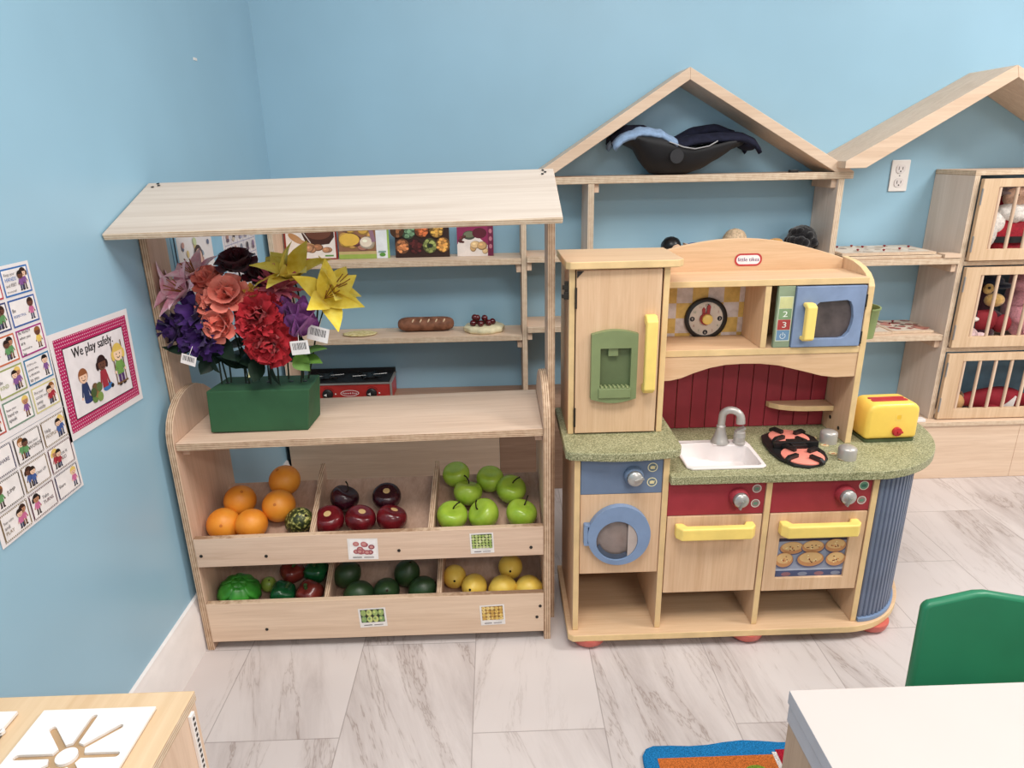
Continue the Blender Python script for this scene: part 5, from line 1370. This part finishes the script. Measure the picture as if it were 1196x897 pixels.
# burner unit
out = [(1.533, -.985), (1.545, -.945), (1.583, -.920), (1.630, -.917), (1.668, -.935), (1.684, -.965), (1.680, -1.000), (1.664, -1.030), (1.668, -1.062), (1.658, -1.100), (1.632, -1.130), (1.590, -1.145), (1.556, -1.132), (1.535, -1.095), (1.528, -1.05), (1.530, -1.018)]
CORALP = plain('coral_burner', (240, 134, 116), .5, .3, .04)
bu = MB().prism(out, 'z', .5053, .5135).build('burner', BLACK, K, 'black double burner', bevel=.003)
for cx, cy in ((1.610, -.972), (1.597, -1.088)):
    MB().lathe([(0, 0), (.052, 0), (.052, .003), (.049, .0045), (0, .0045)], (cx, cy, .5136), 36).build('burner_plate', CORALP, bu, 'coral burner disc', smooth=30)
    for k in range(4):
        a = k * pi / 2 + .5
        M = Matrix.Translation((cx, cy, .5136)) @ Matrix.Rotation(a, 4, 'Z')
        m = MB(); m.prism([(.022, .0046), (.022, .0145), (.052, .0145), (.062, .008), (.062, 0), (.053, 0), (.050, .0046)], 'y', -.0055, .0055, M); m.build('grate', BLACK, bu, 'raised black grate bar', bevel=.001)
m = MB(); m.box(1.545, 1.662, -1.036, -1.024, .5137, .530); m.box(1.585, 1.625, -1.052, -1.008, .5137, .528); m.build('grate', BLACK, bu, 'middle grate bar', bevel=.001)
F = Flat((0, 0, .5051), (1, 0, 0), (0, 1, 0), .0003, .00006)
for x, y in ((1.668, -.985 + .03), (1.676, -1.005), (1.672, -1.060), (1.680, -1.095)):
    sticker(F, x + .018, y, .010, (222, 170, 110), (200, 200, 150), (214, 130, 80))
F.build('stickers', K, 'four small orange ring stickers')
for x, y in ((1.7125, -.985), (1.7115, -1.088)):
    MB().lathe([(0, 0), (.0225, 0), (.0225, .026), (.021, .030), (.014, .034), (0, .0355)], (x, y, .5053), 32).build('stove_knob', SILV, K, 'silver stove knob', smooth=40)
# green bin on the hutch side
m = MB()
ro = [V((1.7685, -.905, 0)), V((1.7685, -1.0, 0))] + [V((1.7685 + .040 * sin(pi * i / 12), -.9525 - .0475 * cos(pi * i / 12), 0)) for i in range(1, 12)]
def at(z, k): return [V((1.7685 + (p.x - 1.7685) * k, -.9525 + (p.y + .9525) * k, z)) for p in ro]
m.ringwall([at(.792, .86), at(.864, 1.0), at(.868, 1.06), at(.871, 1.06), at(.871, .98), at(.866, .95), at(.797, .82)], True, True)
m.build('side_bin', plain('sage_bin', (128, 146, 82), .45, .4, .04), K, 'green bin on the hutch side', smooth=30)

# toaster
t = thing('toy_toaster', 'yellow toy toaster with red knob at the right end of the green counter', 'toy toaster', (1.87, -.95, .5055))
TY = plain('toaster_yellow', (252, 206, 74), .33, .5, .02)
M = Matrix.Translation((1.874, -.955, .5055)) @ Matrix.Rotation(.03, 4, 'Z')
m = MB()
prof = [(-.072, .008), (.072, .008), (.0715, .060)] + [(.0715 - .026 * (1 - cos(t_)), .083 + .026 * sin(t_)) for t_ in [pi / 2 * i / 7 for i in range(8)]] + [(-.0715 + .026 * (1 - sin(t_)), .083 + .026 * cos(t_)) for t_ in [pi / 2 * i / 7 for i in range(8)]] + [(-.0715, .060)]
m.prism(prof, 'y', -.043, .043, M); m.build('body', TY, t, bevel=.011, bseg=4, smooth=180)
MB().prism(rrect(-.070, .070, -.042, .042, .012), 'z', .0004, .0078, M).build('base', plain('dark_green_base', (70, 84, 52), .5), t, 'dark green base')
for y0, h_ in ((-.020, .016), (-.001, .013)):
    m = MB(); m.prism(rrect(-.050, .048, y0, y0 + h_, .005), 'z', .1075, .1102, M); m.build('slot', RED, t, 'red slot')
m = MB(); m.lathe([(0, 0), (.0125, 0), (.0125, .006), (.011, .0085), (0, .009)], (.012, -.0432, .031), 26, (0, -1, 0), M); m.box(-.002, .012, -.055, -.052, -.0025, .0025, M @ Matrix.Translation((.012, 0, .031))); m.build('knob', RED, t, 'round red knob', smooth=40)
m = MB(); m.box(.0722, .0865, -.008, .008, .064, .073, M); m.build('lever', RED, t, 'red lever', bevel=.002)
F = Flat(M @ V((0, -.0431, 0)), M.to_3x3() @ V((1, 0, 0)), (0, 0, 1), .0003, .00006)
F.poly(rrect(.004, .022, .062, .080, .003), (248, 206, 84)); F.poly(rrect(.007, .019, .065, .077, .002), (244, 188, 40)); F.build('emblem', t, 'faint square emblem')

# ------------------------------------------------------------------ posters on the left wall
def wall_sheet(name, label, cat, y0, y1, z0, z1, tilt=0.0, group=None, margin=.006):
    t = thing(name, label, cat, (.001, (y0 + y1) / 2, z0), group)
    c, s_ = cos(tilt), sin(tilt)
    F = Flat((.0022, y0, z0), (0, c, s_), (0, -s_, c), .0005, .00004)
    W, H = y1 - y0, z1 - z0
    MB().prism([(0, 0), (W, 0), (W, H), (0, H)], 'x', 0, .0008, Matrix.Translation((.0014, y0, z0)) @ Matrix.Rotation(tilt, 4, 'X')).build('laminate', plain('laminated_sheet', (230, 224, 226), .28, .5, .01), t, 'laminated white sheet')
    return t, F, W, H
t, F, W, H = wall_sheet('play_safely_poster', 'square white poster with pink dotted border reading We play safely', 'poster', -1.424, -1.146, .748, .958, -.035)
PK_, WH_ = (190, 26, 92), (228, 222, 226)
F.rect(.012, W - .012, .014, H - .012, PK_)
F.L += 1
ny, nz_ = 40, 29
for i in range(ny):
    for j in range(nz_):
        a = .014 + (W - .028) * (i + .5 * (j % 2)) / ny; b = .017 + (H - .031) * j / (nz_ - 1)
        if (.030 < a < W - .030 and .032 < b < H - .030) or a > W - .014: continue
        F.ell(a, b, .0013, .0013, (238, 206, 222), 0, n=6)
F.rect(.0325, W - .0325, .0345, H - .0325, (40, 30, 40)); F.rect(.0345, W - .0345, .0365, H - .0345, WH_)
for q in (-.0007, 0, .0007): F.text('We play safely.', W * .47 + q, H * .725, .0275, (30, 26, 30), 'c', .86, 0)
kid(F, .078, .054, .070, (236, 190, 160), (150, 84, 46), (44, 58, 104), (44, 58, 120), False, 'sit')
kid(F, .146, .060, .074, (110, 66, 50), (50, 26, 26), (170, 44, 60), (60, 120, 190), True, 'sit')
for a, b, c in ((.102, .058, (96, 130, 60)), (.112, .066, (150, 110, 60)), (.120, .056, (120, 150, 70)), (.108, .078, (110, 80, 50)), (.122, .076, (90, 110, 56)), (.100, .070, (70, 90, 50))): F.ell(a, b, .010, .010, c)
for x in (.190, .226): F.line((x, .062), (x, .152), .003, (120, 84, 50))
kid(F, .208, .056, .088, (244, 206, 170), (226, 190, 80), (110, 160, 70), (84, 50, 110), True)
F.rect(.186, .230, .060, .064, (120, 84, 50))
F.build('poster_art', t, 'pink dotted border, lettering and three cartoon children')
# rules chart (two sheets, one above the other)
def cards(F, W, xs, zs, cw, ch, palette, words, seed, dotted=False):
    rnd = random.Random(seed); k = 0
    for zi in zs:
        for xi in xs:
            F.L = 4
            c = palette[k % len(palette)]; ws = words[k % len(words)]; k += 1
            F.rect(xi, xi + cw, zi, zi + ch, c)
            if dotted:
                n = int(cw / .004)
                for q in range(n):
                    for zz in (zi + .0005, zi + ch - .0025): F.rect(xi + q * .004 + .001, xi + q * .004 + .003, zz, zz + .002, (236, 230, 226), 1 if q == 0 else 0)
            F.rect(xi + .0028, xi + cw - .0028, zi + .0028, zi + ch - .0028, (232, 226, 226))
            left = rnd.random() < .5 if dotted else False
            sk_ = rnd.choice([(236, 190, 160), (190, 130, 96), (110, 66, 50)]); hr = rnd.choice([(60, 34, 26), (150, 90, 40), (226, 190, 90), (30, 22, 22)])
            sh = rnd.choice([(176, 40, 56), (60, 90, 160), (226, 190, 80), (90, 150, 90), (206, 100, 150), (130, 80, 150)])
            kx = xi + cw * (.24 if left else .78)
            kid(F, kx, zi + ch * .12, ch * .78, sk_, hr, sh, rnd.choice([(40, 50, 90), (70, 60, 60), (120, 80, 50)]), rnd.random() < .5)
            if rnd.random() < .35: kid(F, kx - cw * .13 * (1 if not left else -1), zi + ch * .12, ch * .7, rnd.choice([(236, 190, 160), (110, 66, 50)]), (40, 26, 22), sh, (50, 60, 100))
            tx = xi + cw * (.46 if left else .07); n = len(ws)
            for q, wd_ in enumerate(ws):
                big = wd_.isupper()
                fs = min(ch * .19, cw * .88 / max(5, len(wd_)))
                F.text(wd_, tx, zi + ch * (.5 + .2 * ((n - 1) / 2 - q)) - ch * .06, fs, c if big else (60, 56, 64), 'l', .95)
t, F, W, H = wall_sheet('rules_chart', 'upper sheet of the rules chart with coloured-frame cards, cut off by the photo edge', 'poster', -1.6465, -1.4165, .822, 1.096, .0)
words = [['Keep your', 'HANDS', 'and FEET', 'to yourself'], ['Be', 'RESPECTFUL'], ['Be READY', 'when you', 'are', 'expected to', 'be'], ['LISTEN to the', 'person who', 'is SPEAKING', 'to you'], ['Put your', 'GOOD toys', 'away', 'neatly']]
pal = [(44, 110, 190), (44, 90, 170), (170, 40, 130), (40, 120, 170), (206, 196, 130)]
zs = [H - .0525 - i * .0525 for i in range(5)]
for col, (p2, w2) in enumerate([([(190, 70, 60)] * 5, [['Use kind', 'WORDS'], ['Help', 'OTHERS'], ['WALK'], ['Be kind']]), ([(196, 60, 70), (60, 70, 120), (206, 100, 60), (150, 160, 90), (110, 140, 120)], [['Take', 'TURNS'], ['Sit', 'NICELY'], ['Be on', 'TASK'], ['Be', 'KIND'], ['Raise your', 'hand to', 'speak']]), (pal, words)]):
    for i in range(5): cards(F, W, [.008 + col * .0735], [zs[i]], .068, .047, [p2[i]], [w2[i % len(w2)]], col * 9 + i)
F.build('chart_art', t, 'cards with coloured frames, words and children')
t, F, W, H = wall_sheet('rules_chart', 'lower sheet of the rules chart with nine dotted-frame cards', 'poster', -1.6465, -1.4165, .655, .821, .0)
w3 = [[['SHARE'], ['Use your', 'WORDS'], ['Help', 'PEOPLE']], [['JUMP'], ['Clean UP'], ['Let it', 'GO']], [['Stay calm', 'and', 'PLAY'], ['Take', 'TURNS'], ['Share']]]
dk = [(56, 52, 90), (70, 60, 56), (120, 96, 60), (90, 44, 60)]
for r in range(3):
    for c in range(3): cards(F, W, [.008 + c * .0735], [H - .054 - r * .0535], .068, .049, [dk[(r + c) % 4]], [w3[r][c]], 40 + r * 3 + c, True)
F.build('chart_art', t, 'dotted-frame cards with words and children')
# posters behind the flowers
t = thing('blue_backing_sheet', 'light blue backing sheet on the left wall behind the flowers', 'backing sheet', (.0005, -.52, .8))
MB().box(.0004, .0016, -.872, -.186, .80, 1.075).build('sheet', plain('light_blue_card', (136, 190, 220), .5, .4, .02), t)
MB().box(.0004, .0030, -.860, -.855, .80, 1.075).build('edge_strip', plain('dark_edge_strip', (54, 66, 80), .5), t, 'dark edge strip'); 
t, F, W, H = wall_sheet('picture_poster', 'cream poster of a child and small pictures, nearer the camera, above the pink lily', 'poster', -.845, -.625, .815, 1.068, .0)
F.o.x += .0012; rnd = random.Random(5)
for i in range(30):
    a, b = rnd.uniform(.02, W - .02), rnd.uniform(.02, H - .02); F.ell(a, b, rnd.uniform(.005, .012), rnd.uniform(.005, .012), rnd.choice([(226, 196, 130), (206, 150, 140), (130, 150, 170), (190, 200, 150), (96, 110, 140)]), n=9, a=rnd.random())
F.ell(W * .52, H * .76, .026, .030, (70, 52, 52)); F.ell(W * .52, H * .73, .022, .027, (222, 176, 156)); F.poly([(W * .36, H * .45), (W * .7, H * .45), (W * .62, H * .63), (W * .44, H * .63)], (226, 206, 190))
F.build('poster_art', t, 'child and scattered small pictures')
t, F, W, H = wall_sheet('picture_chart', 'grid chart of small pictures on the left wall by the shelf end', 'poster', -.545, -.262, .82, 1.062, .0)
F.o.x += .0012; rnd = random.Random(8)
for i in range(6): F.line((.01 + i * (W - .02) / 5, .01), (.01 + i * (W - .02) / 5, H - .01), .0016, (150, 150, 190))
for j in range(6): F.line((.01, .01 + j * (H - .02) / 5), (W - .01, .01 + j * (H - .02) / 5), .0016, (150, 150, 190))
for i in range(5):
    for j in range(5):
        a, b = .01 + (i + .5) * (W - .02) / 5, .01 + (j + .5) * (H - .02) / 5
        F.ell(a, b + .003, .010, .013, rnd.choice([(90, 70, 90), (130, 110, 150), (60, 60, 76), (176, 130, 120), (120, 130, 150)]), n=10); F.ell(a + rnd.uniform(-.008, .008), b - .008, .012, .006, rnd.choice([(206, 190, 170), (110, 90, 110), (150, 150, 176)]), n=8)
F.build('chart_art', t, 'grid of small pictures')

tp = MB().box(0, .0012, -.545, -.522, 1.522, 1.529).build('tape_scrap', WHITE, None)
tag(tp, 'tiny scrap of white tape high on the left wall', 'tape')
# ------------------------------------------------------------------ foreground
# low activity cabinet, bottom left
t = thing('activity_cabinet', 'low wooden activity cabinet with white inset panels in the bottom left corner', 'cabinet', (.19, -2.1, 0))
TOPW = wood('butcher_birch', (222, 190, 150), (206, 168, 124), 'y', fine=10, amt=.4)
x0, x1, y0, y1 = .02, .356, -2.40, -1.806
MB().box(x0, x1, y0, y1, .482, .4995).build('top_board', TOPW, t, bevel=.002, edge=((0, 0, 1), EDGE_PALE))
MB().box(x1 - .018, x1 - .001, y0 + .004, y1 - .004, .0005, .4815).build('side_panel', PLY_WARMZ, t, bevel=.001)
MB().box(x0, x0 + .018, y0 + .004, y1 - .004, .0005, .4815).build('side_panel', PLY_WARMZ, t, bevel=.001)
MB().box(x0 + .0185, x1 - .0185, y1 - .022, y1 - .006, .0005, .4815).build('back_panel', PLY_WARMZ, t, bevel=.001)
MB().box(x0 + .0185, x1 - .0185, y0 + .01, y1 - .024, .02, .038).build('shelf_board', PLY_WARM, t, bevel=.001)
m = MB(); m.box(x1 - .0008, x1 + .004, -1.838, -1.826, .02, .480); st = m.build('edge_strip', WHITE, t, 'white perforated edge strip', bevel=.0005)
m = MB()
for i in range(44): m.box(x1 + .0041, x1 + .0046, -1.8345, -1.8295, .03 + i * .0102, .035 + i * .0102)
m.build('perforations', SCREW, st, 'row of small slots')
SLOTW = plain('slot_wood', (176, 142, 104), .6, .2)
def inset(xa, xb, ya, yb, lab):
    cx, cy = (xa + xb) / 2, (ya + yb) / 2
    holes = []
    for k in range(8):
        a = k * pi / 4; L0, L1, w = .024, .066, .0042
        d = V((cos(a), sin(a))); n = V((-d.y, d.x)) * w
        pts = [V((cx, cy)) + d * L0 - n, V((cx, cy)) + d * L1 - n] + [V((cx, cy)) + d * (L1 + w * sin(q)) + n * (-cos(q)) for q in [pi * i / 6 for i in range(1, 6)]] + [V((cx, cy)) + d * L1 + n, V((cx, cy)) + d * L0 + n]
        holes.append([(p.x, p.y) for p in pts])
    # one star-shaped opening round a free centre disc
    star = []
    for k in range(8):
        a = k * pi / 4; w = .0042; r0 = .021
        d = V((cos(a), sin(a))); n = V((-d.y, d.x)) * w; L1 = .066
        star += [V((cx, cy)) + d * r0 - n, V((cx, cy)) + d * L1 - n] + [V((cx, cy)) + d * (L1 + w * sin(q)) - n * cos(q) for q in [pi * i / 6 for i in range(1, 6)]] + [V((cx, cy)) + d * L1 + n, V((cx, cy)) + d * r0 + n]
    m = MB(); add_plate(m, rect(xa, xb, ya, yb), [[(p.x, p.y) for p in star]], .5017, .5065, 'z')
    p = m.build('inset_panel', WHITE, t, lab, bevel=.0006)
    MB().box(xa + .002, xb - .002, ya + .002, yb - .002, .4999, .5015).build('slot_floor', SLOTW, p, 'wooden bottom of the slots')
    MB().lathe([(0, 0), (.0135, 0), (.0135, .0048), (0, .0048)], (cx, cy, .5017), 32).build('centre_disc', WHITE, p, 'white centre disc')
inset(.155, .316, -2.005, -1.842, 'white panel with sun-shaped slots'); inset(-.0 + .025, .117, -2.005, -1.842, 'white panel cut off by the photo edge')
# table
t = thing('kids_table', 'white-topped low table with a plywood end in the bottom right corner', 'table', (1.75, -2.15, 0))
TW = plain('white_laminate', (200, 187, 181), .35, .4, .012, 3)
x0, x1, y0, y1 = 1.233, 2.35, -2.45, -1.868
MB().box(x0, x1, y0, y1, .4975, .520).build('tabletop', TW, t, 'white laminate top', bevel=.001, edge=((0, 0, 1), plain('grey_apron', (170, 172, 182), .4, .4, .03)))
GREYE = plain('grey_apron', (176, 178, 186), .4, .4, .03)
for a in ((x0 + .001, x0 + .016, y0 + .003, y1 - .003), (x1 - .016, x1 - .001, y0 + .003, y1 - .003), (x0 + .017, x1 - .017, y0 + .003, y0 + .018)):
    MB().box(*a, .468, .497).build('apron', GREYE, t, 'grey edge apron', bevel=.001)
MB().box(x0 + .002, x0 + .018, y0 + .004, y1 - .006, .0005, .4675).build('end_panel', PLY_BROWN if False else wood('tan_end_panel', (190, 158, 130), (168, 136, 108), 'z', fine=22), t, 'plywood end panel', bevel=.001)
MB().box(x1 - .018, x1 - .002, y0 + .004, y1 - .006, .0005, .4675).build('end_panel', PLY_WARMZ, t, 'plywood end panel', bevel=.001)
# chair
t = thing('kids_chair', 'dark green plastic kids chair tucked behind the white table', 'chair', (1.702, -1.72, 0))
CG = plain('green_chair_plastic', (26, 124, 84), .38, .45, .03, 10)
CXC = 1.712; yb = -1.62; M = Matrix.Translation((CXC, yb, .205)) @ Matrix.Rotation(-.10, 4, 'X')
bo = [(-.118, 0), (-.106, .236), (-.103, .245), (-.094, .2505), (-.010, .268), (.010, .268), (.094, .2505), (.103, .245), (.106, .236), (.118, 0)]
MB().prism(bo, 'y', -.010, .010, M).build('backrest', CG, t, smooth=40, bevel=.008, bseg=4)
rows = []
for i in range(14):
    q = i / 13; y = yb + .02 - .25 * q; row = []
    for j in range(15):
        s_ = j / 14 * 2 - 1; w = .112 - .004 * q
        z = .222 - .020 * sin(pi * q) * (1 - s_ * s_) - .03 * max(0, q - .85) / .15
        row.append((CXC + s_ * w, y, z))
    rows.append(row)
MB().grid(rows).build('seat', CG, t, smooth=180, solid=.012)
for sx in (-1, 1):
    MB().tube([(CXC + sx * .112, yb + .025, .0185), (CXC + sx * .098, yb + .005, .12), (CXC + sx * .088, yb - .01, .208)], .009, 12).build('leg', STEEL, t, 'steel leg', smooth=60)
    MB().tube([(CXC + sx * .112, yb - .225, .0185), (CXC + sx * .100, yb - .205, .12), (CXC + sx * .088, yb - .185, .198)], .009, 12).build('leg', STEEL, t, 'steel leg', smooth=60)
    for yy in (yb + .025, yb - .225): MB().lathe([(0, 0), (.012, 0), (.011, .012), (0, .012)], (CXC + sx * .112, yy, .0104), 14).build('foot_cap', BLACK, t, 'black foot cap', smooth=40)
# rug
t = thing('classroom_rug', 'blue-bordered classroom rug with orange and red squares on the tile floor', 'rug', (1.7, -2.1, 0))
def rugm(name, c):
    s = NT(name).setup(.95, .05); v = s.coords(); f = s.noise(v, 420, 3, .7)
    s.link(s.ramp(f, [(.3, shade(c, .62)), (.7, shade(c, 1.2))]), s.b.inputs['Base Color']); s.bump(f, .6, .004); return s.m
RB, RO, RR, RW, RG = rugm('rug_blue', (24, 120, 186)), rugm('rug_orange', (206, 104, 40)), rugm('rug_red', (176, 26, 46)), rugm('rug_white', (214, 204, 200)), rugm('rug_green', (120, 150, 40))
def wav(i, n): return .004 * sin(i * 1.3) + .003 * sin(i * .55 + 1)
xa, xb, ya, yb_ = 1.118, 2.75, -2.5, -1.488
outl = [(xa, ya)] + [(xb, ya), (xb, yb_ - .02)]
N = 40
outl += [(xb - (xb - xa - .03) * i / N, yb_ + .012 * (1 - i / N) + wav(i, N)) for i in range(N + 1)]
outl += [(xa + .012, yb_ - .006), (xa + .002, yb_ - .022), (xa, yb_ - .04)]
MB().prism(outl, 'z', .0004, .009).build('border', RB, t, 'blue border', bevel=.003)
def patch(x0, x1, y0, y1, m_, lab): MB().box(x0, x1, y0, y1, .0091, .0102).build('patch', m_, t, lab)
patch(1.150, 1.402, -2.46, -1.522, RO, 'orange field'); patch(1.402, 1.412, -2.46, -1.516, RW, 'white line'); patch(1.412, 1.68, -1.70, -1.510, RR, 'red square'); patch(1.412, 1.68, -1.71, -1.701, RW, 'white line'); patch(1.412, 1.68, -2.46, -1.711, rugm('rug_yellow', (226, 180, 50)), 'yellow square'); patch(1.69, 2.72, -2.46, -1.51, RG, 'green field')
MB().prism(circ(1.352, -1.56, .022, .012), 'z', .0103, .0112).build('motif', RG, t, 'small green motif')

# ------------------------------------------------------------------ camera and light
cam = bpy.data.cameras.new('camera'); co = bpy.data.objects.new('camera', cam); COL.objects.link(co)
cam.sensor_width = 36; cam.lens = 782.858 / 1196 * 36; cam.clip_start = .02
Rr = ((0.99946965, -0.02682029, -0.01846839), (-0.02615776, -0.32344556, -0.94588516), (0.01939539, 0.94586661, -0.32397558))
right, down, fwd = [V(r) for r in Rr]
m4 = Matrix.Identity(4)
for i in range(3):
    m4[i][0] = right[i]; m4[i][1] = -down[i]; m4[i][2] = -fwd[i]
m4.translation = V((0.82717, -2.62710, 1.25662)); co.matrix_world = m4
SC.camera = co

def area(name, loc, size, energy, col=(1, .96, .91), rot=(0, 0, 0)):
    l = bpy.data.lights.new(name, 'AREA'); l.shape = 'RECTANGLE'; l.size, l.size_y = size; l.energy = energy; l.color = col
    o = bpy.data.objects.new(name, l); COL.objects.link(o); o.location = loc; o.rotation_euler = rot; return o
area('ceiling_light', (3.6, -1.7, 2.75), (1.2, .6), 78)
area('ceiling_light', (2.2, -4.3, 2.75), (1.2, .6), 46)
area('ceiling_light', (.9, -2.3, 2.75), (1.2, .6), 42)
w = bpy.data.worlds.new('room_light'); SC.world = w; w.use_nodes = True
bg = w.node_tree.nodes['Background']; bg.inputs['Color'].default_value = (1.0, .95, .91, 1); bg.inputs['Strength'].default_value = .56
SC.view_settings.view_transform = 'Standard'; SC.view_settings.look = 'None'
SC.view_settings.exposure = 0.10
SC.cycles.use_denoising = True
